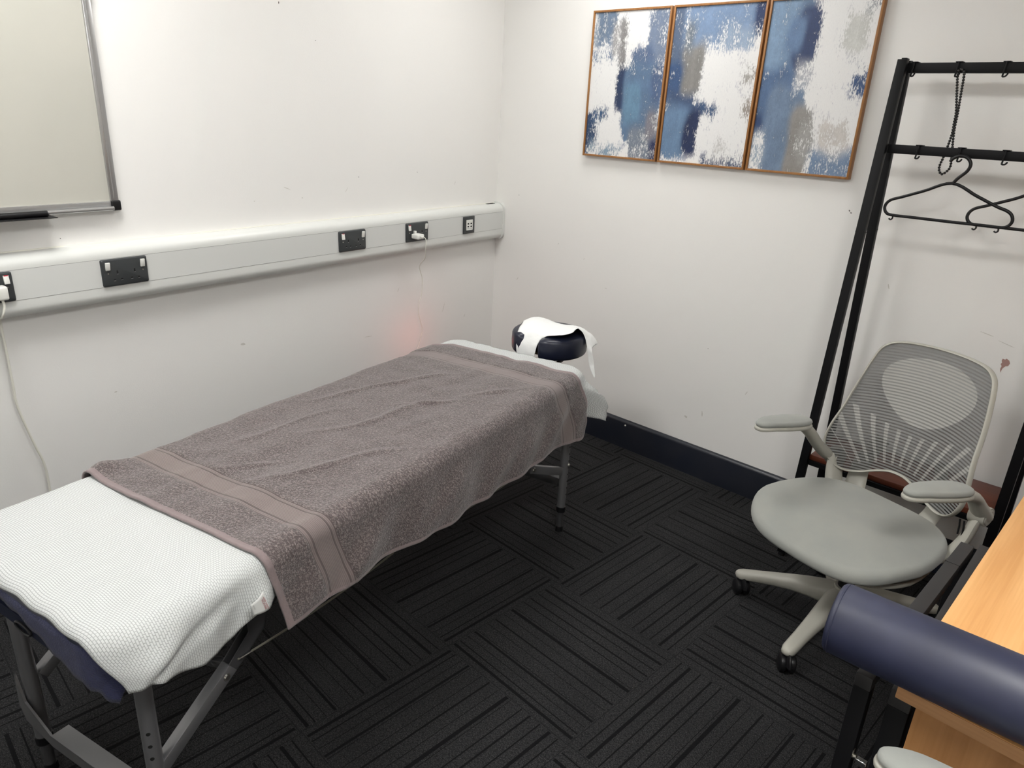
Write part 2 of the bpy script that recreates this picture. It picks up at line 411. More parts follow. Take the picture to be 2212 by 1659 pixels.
def lerp(xs, x):
    """piecewise linear through [(x,y),...]"""
    if x <= xs[0][0]: return xs[0][1]
    for (a, ya), (b, yb) in zip(xs, xs[1:]):
        if x <= b: return ya + (yb - ya) * (x - a) / (b - a)
    return xs[-1][1]
def struct(name, bm, m, parent=None, **kw): return tag(obj(name, bm, m, parent, **kw), kind='structure')

# ---------------------------------------------------------------- camera
f_px = 1542.3
rv, uv_, fv = Vector((.725087, .686996, .048231)), Vector((0, 0, 0)), Vector((0, 0, 0))
yaw, pitch, roll = -.7397, .3596, .0518
YAW, PITCH, ROLL, CAM = R(-42.3815), R(20.6021), R(2.9688), Vector((2.7675, -2.8358, 1.5494))
fv = Vector((math.sin(YAW) * math.cos(PITCH), math.cos(YAW) * math.cos(PITCH), -math.sin(PITCH)))
r0 = Vector((math.cos(YAW), -math.sin(YAW), 0)); u0 = r0.cross(fv)
rv = r0 * math.cos(ROLL) + u0 * math.sin(ROLL); uv_ = -r0 * math.sin(ROLL) + u0 * math.cos(ROLL)
cd = bpy.data.cameras.new('camera'); cam = bpy.data.objects.new('camera', cd); C.objects.link(cam)
cd.sensor_fit = 'HORIZONTAL'; cd.sensor_width = 36; cd.lens = f_px * 36 / 2212; cd.clip_start = .02
b = -fv
cam.matrix_world = Matrix(((rv.x, uv_.x, b.x, CAM.x), (rv.y, uv_.y, b.y, CAM.y), (rv.z, uv_.z, b.z, CAM.z), (0, 0, 0, 1)))
bpy.context.scene.camera = cam

# ---------------------------------------------------------------- room shell
PH = R(83.096)                                   # the left wall meets the back wall at this angle
DR = Vector((math.cos(PH), -math.sin(PH), 0)); NW = Vector((math.sin(PH), math.cos(PH), 0))
def W(s, off, z): return DR * s + NW * off + Vector((0, 0, z))
CEIL = 2.5; XR = 4.3; YF = -4.6
LW = YF / -math.sin(PH)
corner = W(LW, 0, 0)
def poly_slab(name, pts, z0, z1, m):
    bm = NB(); prism(bm, pts, lambda p: Vector((p[0], p[1], z0)), lambda p: Vector((p[0], p[1], z1))); return struct(name, bm, m, smooth=False)
floor_pts = [(-.1, .1), (XR + .1, .1), (XR + .1, YF - .1), (corner.x - .1, YF - .1)]
poly_slab('floor', floor_pts, -.05, 0, 'carpet')
poly_slab('ceiling', floor_pts, CEIL, CEIL + .05, 'ceiling')
wb_ = poly_slab('wall_back', [(-.1, 0), (XR, 0), (XR, .1), (-.1, .1)], 0, CEIL, 'wall')
e = W(LW, 0, 0); g = W(LW, -.1, 0); h0 = W(0, -.1, 0)
wl_ = poly_slab('wall_left', [(0, 0), (h0.x, h0.y), (g.x, g.y), (e.x, e.y)], 0, CEIL, 'wall')
poly_slab('wall_right', [(XR, .1), (XR, YF), (XR + .1, YF), (XR + .1, .1)], 0, CEIL, 'wall')
poly_slab('wall_front', [(corner.x - .1, YF - .1), (XR + .1, YF - .1), (XR + .1, YF), (corner.x - .1, YF)], 0, CEIL, 'wall')
# baseboards: square section with a rounded top edge
def skirt(name, f, L):
    bm = NB(); pr = [(0, 0), (.02, 0), (.02, .134), (.0185, .139), (.015, .1435), (.010, .1465), (0, .148)]
    prism(bm, pr, lambda p: f(0, p), lambda p: f(L, p)); return struct(name, bm, 'skirting', angle=30)
bb = skirt('baseboard_back', lambda s, p: Vector((s + .0, -p[0], p[1])), XR)
skirt('baseboard_left', lambda s, p: W(s, p[0], p[1]), LW)
bm = NB(); cyl(bm, (.98, -.02, .125), (.98, -.0225, .125), .004); obj('paint_chip', bm, 'caulk', bb)

# marks on the walls (thin raised paint chips and scuffs, each wall one part)
def marks(parent, f, pts, m, name='scuff_marks'):
    bm = NB()
    for a, z, w, h, ang in pts:
        n = 7; ca, sa = math.cos(R(ang)), math.sin(R(ang)); vs = []
        for i in range(n):
            t = 2 * PI * i / n; rr = random.uniform(.6, 1.1); x, y = w * math.cos(t) * rr, h * math.sin(t) * rr
            vs.append(bm.verts.new(f(a + x * ca - y * sa, z + x * sa + y * ca)))
        bm.faces.new(vs)
    return obj(name, bm, m, parent, smooth=False)
M['scuff'] = mat('scuff', (.62, .60, .56), .7)
M['chip'] = mat('paint_chip', (.14, .13, .12), .7)
M['stain'] = mat('red_brown_stain', (.40, .24, .215), .6)
fb = lambda a, z: Vector((a, -.0006, z)); fl = lambda s, z: W(s, .0006, z)
marks(wb_, fb, [(1.37, .31, .004, .018, 10), (1.72, .40, .002, .02, 30), (1.56, .47, .002, .012, -30), (1.29, .27, .012, .006, -20), (2.05, .6, .002, .02, 20), (2.36, .93, .03, .0015, -12), (2.42, .91, .03, .0012, -15), (.62, .9, .006, .002, 40), (.18, .72, .002, .012, -30), (2.02, 1.03, .002, .012, 20), (.77, .78, .01, .0012, -8)], 'scuff')
marks(wb_, fb, [(1.827, 1.279, .003, .005, 20), (1.835, 1.272, .003, .004, 60), (.16, 1.16, .0015, .003, 0), (1.35, .62, .002, .002, 0), (.45, .95, .0012, .0035, -30)], 'chip', 'paint_chips')
marks(wl_, fl, [(1.35, 1.24, .02, .0015, 20), (1.28, 1.20, .004, .003, 0), (1.05, 1.22, .0015, .02, 40), (.75, .74, .002, .014, 30), (.95, .55, .03, .0015, 5), (.35, 1.22, .002, .012, 15), (.42, .60, .002, .03, 20), (1.6, .66, .012, .006, 10), (.25, .52, .002, .01, 20), (1.5, 1.2, .004, .002, 0), (2.1, .6, .006, .002, 0)], 'scuff')
marks(wl_, fl, [(1.338, 1.888, .003, .005, 0), (2.01, 1.29, .0015, .003, 0), (1.18, 1.78, .002, .002, 0), (1.72, 1.86, .0015, .002, 0), (1.75, 1.855, .0015, .002, 0), (2.19, 1.13, .002, .002, 0), (.98, 1.27, .002, .003, 0), (.62, 1.28, .002, .003, 0)], 'chip', 'paint_chips')
bm = NB(); pts = [(0, -.052), (.004, -.03), (.012, -.018), (.022, -.014), (.026, 0), (.020, .012), (.008, .018), (.004, .012), (-.006, .014), (-.008, .004), (-.004, -.004), (-.008, -.012), (-.002, -.02), (-.004, -.034)]
bm.faces.new([bm.verts.new((2.428 + x * .75, -.0007, .848 + z * .75)) for x, z in pts]); obj('stain', bm, 'stain', wb_, smooth=False)

# ---------------------------------------------------------------- dado trunking on the left wall
RZL = math.atan2(-DR.y, -DR.x)                   # local x runs along the wall towards the corner, local -y off the wall
def wall_thing(name, label, cat, s, off, z, group=None): return thing(name, label, cat, W(s, off, z), RZL, group)
S0, S1 = .012, 2.75
tk = wall_thing('dado_trunking', 'long white plastic dado trunking fixed along the left wall above the massage couch', 'trunking', 0, 0, .93)
def X(s): return -s                              # wall distance to local x
ZB = .93
prof = [(0, .922)] + [(.030 + .030 * math.sin(t), .952 - .030 * math.cos(t)) for t in [PI / 2 * i / 8 for i in range(9)]] + [(.060, .9746), (.0590, .9752), (.0590, 1.0634), (.060, 1.064)] + [(.026 + .034 * math.cos(t), 1.070 + .034 * math.sin(t)) for t in [PI / 2 * i / 8 for i in range(9)]] + [(0, 1.104)]
bm = NB(); prism(bm, prof, lambda p: Vector((X(S0), -p[0], p[1] - ZB)), lambda p: Vector((X(S1), -p[0], p[1] - ZB))); obj('trunking_body', bm, 'pvc', tk, angle=25)
bm = NB(); box(bm, X(S1), X(S0 + .004), -.0605, -.055, .9752 - ZB, 1.0632 - ZB, .0004, 1); obj('cover_strip', bm, 'pvc_cover', tk)
M['seam_line'] = mat('seam_line', (.22, .22, .21), .8)
for z_ in (.9748, 1.0632): bm = NB(); box(bm, X(S1), X(S0 + .004), -.0606, -.058, z_ - ZB, z_ + .0008 - ZB); obj('cover_seam', bm, 'seam_line', tk)
bm = NB(); box(bm, X(S1), X(S0 + .02), -.004, 0, 1.104 - ZB, 1.1075 - ZB); obj('sealant_line', bm, 'caulk', tk)
cap = [(0, .915)] + [(.033 + .033 * math.sin(t), .950 - .035 * math.cos(t)) for t in [PI / 2 * i / 8 for i in range(9)]] + [(.026 + .040 * math.cos(t), 1.071 + .040 * math.sin(t)) for t in [PI / 2 * i / 8 for i in range(9)]] + [(0, 1.111)]
bm = NB(); prism(bm, cap, lambda p: Vector((-.0006 - p[0] * .122, -p[0], p[1] - ZB)), lambda p: Vector((X(.024), -p[0], p[1] - ZB)))
# lets the cap reach the slanting back wall
ec = obj('end_cap', bm, 'pvc', tk, angle=30)
bm = NB(); box(bm, X(.105), X(.045), -.022, -.006, 1.1035 - ZB, 1.1055 - ZB); obj('broken_gap', bm, 'black_gap', tk)

def double_socket(s, label, sw=(0, 0), red=False):
    t = wall_thing('wall_socket', label, 'socket', s, .060, 1.0191 - .043, 'double wall sockets on the trunking')
    zc = .043
    bm = NB()
    poly = rrect(-.073, .073, zc - .043, zc + .043, .005)
    n = len(poly)
    rings = []
    for ins, y in ((0, 0), (0, -.0045), (.0015, -.0075), (.004, -.009)):
        cx, cz = 0, zc
        rings.append([bm.verts.new((x - math.copysign(ins, x), y - (.0015 * max(0, 1 - abs(z - zc - .03) / .016) if y < -.006 else 0), z - math.copysign(ins, z - zc))) for x, z in poly])
    for a, b2 in zip(rings, rings[1:]):
        for i in range(n): bm.faces.new((a[i], a[(i + 1) % n], b2[(i + 1) % n], b2[i]))
    bm.faces.new(rings[-1]); bm.faces.new(rings[0][::-1])
    obj('faceplate', bm, 'anthracite', t, angle=50)
    for k, x in enumerate((-.0555, .0555)):
        bm = NB(); m = Matrix.Translation((x, -.0115, zc + .022)) @ Matrix.Rotation(R(9 if sw[k] == 0 else -9), 4, 'X')
        box(bm, -.007, .007, -.003, .003, -.0125, .0125, .0012, 2, mtx=m)
        r = obj('rocker_switch', bm, 'white_plastic', t)
        if sw[k]:
            bm = NB(); box(bm, -.0055, .0055, -.0032, -.0018, .0100, .0126, 0, mtx=m); obj('red_flag', bm, 'red', r)
        bm = NB(); cyl(bm, (x, -.0085, zc - .001), (x, -.0102, zc - .001), .0026, .0020); obj('screw', bm, 'screw', t)
    for x in (-.0265, .0285):
        for a, b2, z0, z1 in ((-.0024, .0024, -.004, .0065), (-.0145, -.0082, -.0245, -.0198), (.0082, .0145, -.0245, -.0198)):
            bm = NB(); box(bm, x + a, x + b2, -.0094, -.0088, zc + z0, zc + z1); ph = obj('pin_hole', bm, 'hole', t)
            bm = NB(); box(bm, x + a, x + b2, -.0097, -.0088, zc + z0 - .0015, zc + z0 - .0004); obj('hole_ledge', bm, 'alu_board', ph)
    return t
SP = [2.0409, 1.0824, .6878, .3114]
double_socket(SP[0], 'dark grey double wall socket under the whiteboard corner, nothing plugged in', (0, 0))
double_socket(SP[1], 'dark grey double wall socket with empty outlets left of the one holding the charger', (1, 0))
double_socket(SP[2], 'dark grey double wall socket with a white charger in its left outlet', (1, 0))
double_socket(2.433, 'dark grey wall socket cut off by the left picture edge, white plug in it', (0, 1))

t = wall_thing('network_socket', 'small dark grey data outlet with cream port insert near the room corner', 'network socket', SP[3], .060, 1.0191 - .043)
bm = NB(); zc = .043
box(bm, -.043, .043, -.009, 0, 0, .086, .0035, 3); obj('faceplate', bm, 'anthracite', t)
bm = NB(); box(bm, -.0245, .0245, -.0115, -.008, zc - .0255, zc + .0255, .0008, 1); ins = obj('port_insert', bm, 'white_plastic', t)
for x in (-.0115, .0115):
    for z0 in (.006, -.0085): 
        bm = NB(); box(bm, x - .006, x + .006, -.0118, -.0112, zc + z0 - .0025, zc + z0 + .0045); obj('port', bm, 'black_gap', ins)
    bm = NB(); box(bm, x - .008, x + .008, -.0118, -.0112, zc - .0175, zc - .0163); obj('slot', bm, 'black_gap', ins)

# phone charger with its lead
def cable(name_parent, pts, r, m='cable_white', nm='cable', parent=None, n=8, k=8):
    bm = NB(); tube(bm, catmull(pts, k), r, n); return obj(nm, bm, m, parent)
t = wall_thing('phone_charger', 'white plug-in phone charger with thin white lead on the trunking', 'charger', SP[2], .0695, .96)
zc = 1.0191 - .96
bm = NB(); box(bm, -.046, -.002, -.045, -.0005, zc - .0265, zc - .0035, .006, 4); obj('charger_body', bm, 'white_plastic', t)
bm = NB(); box(bm, -.0300, -.0225, -.014, -.0002, zc - .006, zc + .0085, .0015, 2); obj('earth_pin', bm, 'white_plastic', t)
bm = NB(); box(bm, -.0285, -.0175, -.058, -.0445, zc - .018, zc - .0125, .0022, 3); obj('lead_plug', bm, 'white_plastic', t)
pl = [(-.023, -.056, zc - .015), (-.021, -.066, zc - .018), (-.018, -.070, zc - .035), (-.0165, -.064, zc - .075)]
a0 = SP[2]
for (s, off, z) in ((.682, .11, .90), (.655, .05, .85), (.615, .030, .781), (.612, .024, .70), (.628, .022, .66), (.627, .020, .598), (.603, .020, .521), (.612, .016, .46), (.64, .014, .393), (.66, .02, .25), (.66, .03, .1), (.66, .03, .004)):
    pl.append((a0 - s, -(off - .0695) if off > .0695 else (.0695 - off), z - .96))
cable(None, pl, .0018, parent=t)

# plug and flex at the left edge
t = wall_thing('mains_plug', 'white mains plug at the left picture edge with a white flex looping down the wall', 'plug', 2.433, .0695, .96)
bm = NB(); box(bm, .004, .046, -.032, -.0003, 1.0191 - .96 - .030, 1.0191 - .96 + .010, .006, 3); obj('plug_body', bm, 'white_plastic', t)
pl = [(.030, -.020, .030), (.030, -.024, .01), (.022, -.018, -.02)]
for (s, off, z) in ((2.400, .030, .915), (2.401, .030, .821), (2.402, .030, .718), (2.402, .030, .643), (2.378, .030, .510), (2.363, .030, .439), (2.361, .030, .354), (2.37, .03, .2), (2.40, .035, .06), (2.46, .05, .006)):
    pl.append((2.433 - s, .0695 - off, z - .96))
cable(None, pl, .0035, parent=t)

# ---------------------------------------------------------------- whiteboard
t = wall_thing('whiteboard', 'white enamel whiteboard with aluminium frame at the upper left of the left wall', 'whiteboard', 2.02, 0, 1.222)
Lb, Hb = 1.20, .60
bm = NB(); box(bm, -Lb, 0, -.012, -.002, 0, Hb, 0); obj('board_surface', bm, 'board', t, smooth=False)
def rail(name, x0, x1, z0, z1): 
    bm = NB(); box(bm, x0, x1, -.020, 0, z0, z1, .002, 2); 
    return bm
bm = rail('', -.012, .012, .004, Hb - .004); box(bm, -.004, -.001, -.0215, -.0195, .02, Hb - .02); obj('frame_side', bm, 'alu_board', t)
bm = rail('', -Lb - .012, -Lb + .012, .004, Hb - .004); obj('frame_side', bm, 'alu_board', t)
bm = rail('', -Lb, 0, -.012, .012); obj('frame_bottom', bm, 'alu_board', t)
bm = rail('', -Lb, 0, Hb - .012, Hb + .012); obj('frame_top', bm, 'alu_board', t)
for x, z in ((0, 0), (0, Hb), (-Lb, 0), (-Lb, Hb)):
    sx = 1 if x == 0 else -1; sz = -1 if z == 0 else 1
    bm = NB(); x0, x1 = sorted((x + sx * .017, x - sx * .014)); z0, z1 = sorted((z + sz * .018, z - sz * .014)); box(bm, x0, x1, -.024, 0, z0, z1, .005, 3)
    obj('corner_cap', bm, 'black_plastic', t)
bm = NB(); cyl(bm, (-Lb + .01, -.030, -.009), (-.012, -.030, -.009), .0065, n=16); box(bm, -Lb + .01, -.012, -.030, -.018, -.015, -.011); obj('tray_rail', bm, 'alu_board', t)
bm = NB(); box(bm, -.62, -.20, -.085, -.018, -.0185, -.0160, .0006, 1); obj('pen_tray', bm, 'black_plastic', t)
m_ = wall_thing('marker_pen', 'black marker pen lying on the tray below the whiteboard', 'marker', 2.02 + .215, .055, 1.222 - .016)
bm = NB(); cyl(bm, (-.14, 0, .0085), (-.0, 0, .0085), .0085, n=18); obj('pen_barrel', bm, 'black_plastic', m_)
bm = NB(); cyl(bm, (-.002, 0, .0085), (-.0005, 0, .0085), .0087, n=18); obj('pen_end', bm, 'anthracite', m_)

# ---------------------------------------------------------------- pictures on the back wall
Wt = (.74, .74, .75)
PAINT = [
 [(.03, 0, .33, .22, (105, 120, 150), .75), (0, .0, .06, .3, (130, 140, 160), .5), (0, .27, .36, .33, (70, 100, 145), .62), (.37, .04, .47, .40, (128, 126, 126), .72), (.27, .1, .38, .3, (150, 148, 150), .55),
  (.74, 0, 1, .36, (115, 125, 155), .72), (.55, .25, .82, .42, (85, 100, 140), .72), (.38, .38, .56, .68, (38, 52, 95), .85), (.50, .36, .98, .88, (88, 112, 150), .85), (.52, .5, .72, .72, (95, 130, 165), .9), (.86, .36, 1., .6, (75, 92, 135), .7),
  (0, .70, .15, 1, (35, 62, 108), .72), (.08, .66, .30, .76, (50, 80, 125), .6), (.62, .80, 1, 1, (118, 122, 140), .66), (.85, .68, .98, .86, (120, 118, 130), .7), (.93, .88, 1, 1, (40, 42, 90), .7), (.05, .92, .5, 1, (120, 140, 165), .48)],
 [(0, 0, .16, .62, (88, 100, 132), .75), (.12, 0, .95, .24, (118, 140, 182), .76), (.91, 0, 1, .18, (42, 55, 105), .85), (.14, .24, .40, .56, (132, 130, 127), .88), (.0, .36, .16, .56, (55, 80, 130), .8), (.6, .15, .9, .27, (140, 155, 185), .6),
  (.84, .36, 1, .47, (150, 145, 138), .66), (.9, .58, 1, .72, (150, 140, 130), .62), (.03, .56, .36, .72, (62, 78, 120), .85), (.36, .61, .62, .70, (55, 80, 125), .66), (0, .64, .30, .99, (98, 125, 165), .88), (.28, .68, .43, .94, (32, 42, 90), .9),
  (.5, .93, 1, 1, (70, 78, 115), .62), (.62, .82, .85, .93, (190, 188, 186), .5), (.15, .1, .25, .25, (110, 115, 130), .6)],
 [(0, 0, .40, .44, (120, 146, 184), .85), (.27, .04, .50, .40, (48, 60, 108), .85), (.2, .1, .35, .3, (95, 120, 165), .8), (.34, .38, .52, .48, (165, 168, 178), .5), (.72, .08, .95, .30, (196, 197, 192), .7), (.86, .37, 1, .54, (55, 78, 130), .64), (.88, 0, 1, .08, (110, 115, 130), .55),
  (0, .40, .30, .76, (78, 102, 148), .86), (.0, .68, .1, .78, (40, 60, 110), .8), (.12, .50, .46, 1, (108, 126, 160), .9), (.38, .62, .56, 1, (138, 134, 130), .84), (.0, .8, .12, 1, (150, 160, 180), .5), (.46, .7, .62, .9, (150, 148, 145), .6), (.60, .85, 1, 1, (112, 132, 170), .72), (.66, .70, .96, .84, (198, 192, 186), .7)]]
def picture(x0, z0, w, hgt, k, label):
    t = thing('framed_picture', label, 'picture', (x0 + w / 2, 0, z0), 0, 'three framed abstract pictures')
    d = .028; fw = .0085
    bm = NB(); hw = w / 2
    for a in ((-hw, -hw + fw, 0, hgt), (hw - fw, hw, 0, hgt), (-hw + fw, hw - fw, 0, fw), (-hw + fw, hw - fw, hgt - fw, hgt)): box(bm, a[0], a[1], -d, 0, a[2], a[3], .0012, 2)
    obj('frame', bm, 'frame_wood', t)
    bm = NB(); nu, nv = 64, 96
    col = bm.verts.layers.float_color.new('paint')
    V = []
    for i in range(nu + 1):
        row = []
        for j in range(nv + 1):
            u, v = i / nu, 1 - j / nv
            p = bm.verts.new((-hw + fw + (w - 2 * fw) * i / nu, -d + .006, fw + (hgt - 2 * fw) * j / nv))
            c = np.array([.46, .46, .50]); am = .20
            q = Vector((u * 6 + k * 9, v * 5, k))
            du, dv = .035 * noise.noise(q), .035 * noise.noise(q + Vector((7, 3, 1)))
            for (a0, b0, a1, b1, cc, st) in PAINT[k]:
                e_ = .055
                f = sm(u + du, a0 - e_, a0 + e_) * (1 - sm(u + du, a1 - e_, a1 + e_)) if True else 0
                if a0 <= 0: f = 1 - sm(u + du, a1 - e_, a1 + e_)
                if a1 >= 1: f = sm(u + du, a0 - e_, a0 + e_) if a0 > 0 else 1
                g_ = 1.
                if b0 > 0: g_ *= sm(v + dv, b0 - .075, b0 + .075)
                if b1 < 1: g_ *= 1 - sm(v + dv, b1 - .085, b1 + .085)
                f *= g_
                if f > 0:
                    fc = min(1, f * 1.6); c = c * (1 - fc) + np.array(srgb(*[(sum(cc) / 3 + (q_ - sum(cc) / 3) * .74) * .98 - (6 if i_ == 0 and cc[2] > cc[0] + 18 else 0) for i_, q_ in enumerate(cc)])) * fc; am = am * (1 - f) + st * f
            p[col] = (*c, am); row.append(p)
        V.append(row)
    for i in range(nu):
        for j in range(nv): bm.faces.new((V[i][j], V[i + 1][j], V[i + 1][j + 1], V[i][j + 1]))
    o_ = obj('canvas', bm, 'canvas', t, smooth=False); solidify(o_, .018, 0); o_.location.y = .009
picture(.579, 1.389, .403, .611, 0, 'leftmost framed abstract picture, navy brush marks on white, nearest the room corner')
picture(.991, 1.389, .405, .611, 1, 'middle framed abstract picture with grey block and pale blue top')
picture(1.404, 1.389, .405, .611, 2, 'rightmost framed abstract picture, blue left half and white right half, beside the clothes rack')
# ---------------------------------------------------------------- massage couch
TA = R(11.5); TO = Vector((1.05, -2.6, 0))
def couch_thing(name, label, cat, w=0, l=0, z=0, group=None, rz=0):
    p = TO + Vector((math.cos(TA), math.sin(TA), 0)) * w + Vector((-math.sin(TA), math.cos(TA), 0)) * l
    return thing(name, label, cat, (p.x, p.y, z), TA + rz, group)
TW0, TW1, TL0, TL1, TZ = -.050, .575, -.100, 1.765, .668
t = couch_thing('massage_couch', 'portable massage couch with navy vinyl top and grey aluminium legs along the left wall', 'massage table')
couch = t
poly = rrect(TW0, TW1, TL0, TL1, .085, 8)
for a, b2, nm in ((TL0, .828, 'head'), (.832, TL1, 'foot')):
    bm = NB()
    if a == TL0: pl = [p for p in rrect(TW0, TW1, TL0, TL0 + 1.4, .085, 8) if p[1] < TL0 + .2] ; pl = pl + [(TW1, b2), (TW0, b2)]
    else: pl = [p for p in rrect(TW0, TW1, TL1 - 1.4, TL1, .085, 8) if p[1] > TL1 - .2] + [(TW0, a), (TW1, a)]
    # order ccw about the centre
    cx = sum(p[0] for p in pl) / len(pl); cy = sum(p[1] for p in pl) / len(pl); pl.sort(key=lambda p: math.atan2(p[1] - cy, p[0] - cx))
    slab(bm, pl, TZ - .058, TZ - .004, .018, 4); obj('padded_top', bm, 'vinyl', t)
    bm = NB(); pl2 = [(cx + (x - cx) * .975, cy + (y - cy) * .985) for x, y in pl]; slab(bm, pl2, TZ - .088, TZ - .058, 0); obj('base_frame', bm, 'vinyl', t)
# near-end carry handle slot
bm = NB(); tube(bm, [(.30 + .028 * math.cos(a), TL0 - .002, .592 + .010 * math.sin(a)) for a in [2 * PI * i / 16 for i in range(16)]], .0028, 6, closed=True); obj('handle_eyelet', bm, 'black_plastic', t)
bm = NB(); tube(bm, catmull([(.005, -.108, .60), (-.002, -.115, .585), (.004, -.118, .565), (.018, -.112, .560), (.03, -.105, .575)], 6), .0022, 6); tube(bm, catmull([(.005, -.112, .598), (-.03, -.125, .586), (-.07, -.13, .59)], 5), .0018, 6); obj('wire_hook', bm, 'steel_shine', t)

def leg_pair(l0, sg):
    """legs at l0; sg +1: far end (braces run back to the middle), -1 near end"""
    for w, oppo in ((.015, 0), (.525, 1)):
        so = .03 if oppo else -.03                # slight splay
        foot = Vector((w + so * .8, l0 - sg * -.012, 0)); top = Vector((w, l0, TZ - .088))
        if sg > 0: foot = Vector((.548, 1.672, 0)) if oppo else Vector((-.01, 1.672, 0)); top = Vector((.540, 1.690, TZ - .088)) if oppo else Vector((.02, 1.69, TZ - .088))
        else: foot = Vector((.502, -.006, 0)) if oppo else Vector((.050, -.022, 0)); top = Vector((.500, -.004, TZ - .088)) if oppo else Vector((.035, -.018, TZ - .088))
        lp = foot.lerp(top, .165)
        bm = NB(); cyl(bm, lp, top, .0165, n=24)
        lg = obj('leg', bm, 'alu', t)
        bm = NB(); cyl(bm, foot, lp, .0125, n=20); obj('lower_tube', bm, 'alu_dark', lg)
        bm = NB(); cyl(bm, foot.lerp(top, .148), foot.lerp(top, .185), .0190, n=24); obj('collar', bm, 'black_plastic', lg)
        bm = NB(); cyl(bm, foot, foot + Vector((0, 0, .02)), .0165, .0145, n=20); obj('rubber_foot', bm, 'black_plastic', lg)
        # height holes facing the camera side
        hd = Vector((.78, -.62, 0)) if sg < 0 else Vector((.98, .15, 0))
        if oppo:
            hs = [.655, .60, .545] if sg < 0 else [.28, .33, .38, .43, .48, .53, .58, .63]
            for q in hs:
                bm = NB(); c = foot.lerp(top, q); cyl(bm, c + hd * .0140, c + hd * .0168, .0042 if sg < 0 else .003, n=12)
                obj('adjustment_hole', bm, 'hole', lg)
            c = foot.lerp(top, .485 if sg < 0 else .50); bm = NB(); sphere(bm, c + hd * .0165, .0065, (1, 1, 1), 12); obj('snap_button', bm, 'screw', lg)
leg_pair(-.01, -1); leg_pair(1.68, 1)
# cross members between the two legs of each end, flat U channel with gusset at the left leg
def channel(p, q, w, h, name, m='alu', up=None):
    bm = NB(); bar(bm, p, q, w, h, .002, up); return obj(name, bm, m, t)
# near end: gusset on left leg then rail sinking towards the right leg
bm = NB(); gp = [(.030, .295), (.052, .225), (.150, .182), (.440, .205), (.487, .222), (.487, .188), (.150, .150), (.040, .165), (.022, .20)]
prism(bm, gp, lambda p: Vector((p[0], -.045, p[1])), lambda p: Vector((p[0], -.040, p[1]))); cm = obj('cross_rail', bm, 'alu', t)
bm = NB(); prism(bm, [(.150, .182), (.487, .222), (.487, .219), (.150, .179)], lambda p: Vector((p[0], -.045, p[1])), lambda p: Vector((p[0], -.005, p[1]))); obj('rail_flange', bm, 'alu', cm)
channel((.03, 1.70, .20), (.53, 1.70, .20), .028, .035, 'cross_rail', 'alu_dark')

def brace(w, l0, sg, vis):
    """folding leg brace at width w: lower bar, hinge, wide upper plate"""
    lo = Vector((w, l0 + (-sg) * .012, .278)); hg = Vector((w, l0 - sg * .190, .405)); up = Vector((w, l0 - sg * .42, TZ - .088))
    if sg > 0: lo = Vector((w, 1.655, .270)); hg = Vector((w, 1.40, .385)); up = Vector((w, 1.13, TZ - .088))
    else: lo = Vector((w, .004, .268)); hg = Vector((w, .186, .395)); up = Vector((w, .43, TZ - .088))
    d = (hg - lo).normalized()
    bm = NB(); bar(bm, lo, hg, .026, .030, .002); br = obj('folding_brace', bm, 'alu', t)
    bm = NB(); d2 = (up - hg).normalized(); n2 = Vector((0, -d2.z, d2.y))
    def P(a, b, off): q = hg + d2 * a + n2 * b; return Vector((w + off, q.y, q.z))
    Lp = (up - hg).length
    out = [(-.012, -.016), (.10, -.016), (.128, .004), (Lp * .98, .0), (Lp * .98, .05), (.10, .055), (.075, .020), (-.012, .014)] if sg < 0 else [(-.012, .016), (.10, .016), (.128, -.004), (Lp * .98, 0), (Lp * .98, -.05), (.10, -.05), (.075, -.020), (-.012, -.014)]
    if sg > 0: out = [(a, -b) for a, b in out]
    prism(bm, out, lambda p: P(p[0], p[1], -.012), lambda p: P(p[0], p[1], -.009)); 
    prism(bm, out, lambda p: P(p[0], p[1], .009), lambda p: P(p[0], p[1], .012))
    prism(bm, [(-.012, -.016), (.10, -.016), (.128, .004), (Lp * .98, 0), (Lp * .98, .004), (.128, .008), (.10, -.012), (-.012, -.012)], lambda p: P(p[0], p[1], -.012), lambda p: P(p[0], p[1], .012))
    obj('brace_plate', bm, 'alu_dark', br)
    c = hg - d * .022
    for s_ in (-1, 1): bm = NB(); cyl(bm, c + Vector((s_ * .0128, 0, 0)), c + Vector((s_ * .017, 0, 0)), .0085, .0065, 16); obj('rivet', bm, 'screw', br)
    return lo, hg, up
n1 = brace(.500, -.01, -1, 1); n0 = brace(.04, -.01, -1, 0); f1 = brace(.540, 1.68, 1, 1); f0 = brace(.02, 1.68, 1, 0)
bm = NB(); tube(bm, catmull([n0[1] + Vector((.02, .0, .01)), n0[1].lerp(n1[1], .5) + Vector((0, 0, .004)), n1[1] - Vector((.02, .02, -.004))], 6), .0035, 8); obj('spreader_rod', bm, 'alu_dark', t)
bm = NB(); bar(bm, n1[1] + Vector((-.05, -.02, .004)), n1[1] + Vector((-.015, -.004, 0)), .016, .02, .002); obj('rod_bracket', bm, 'alu_dark', t)
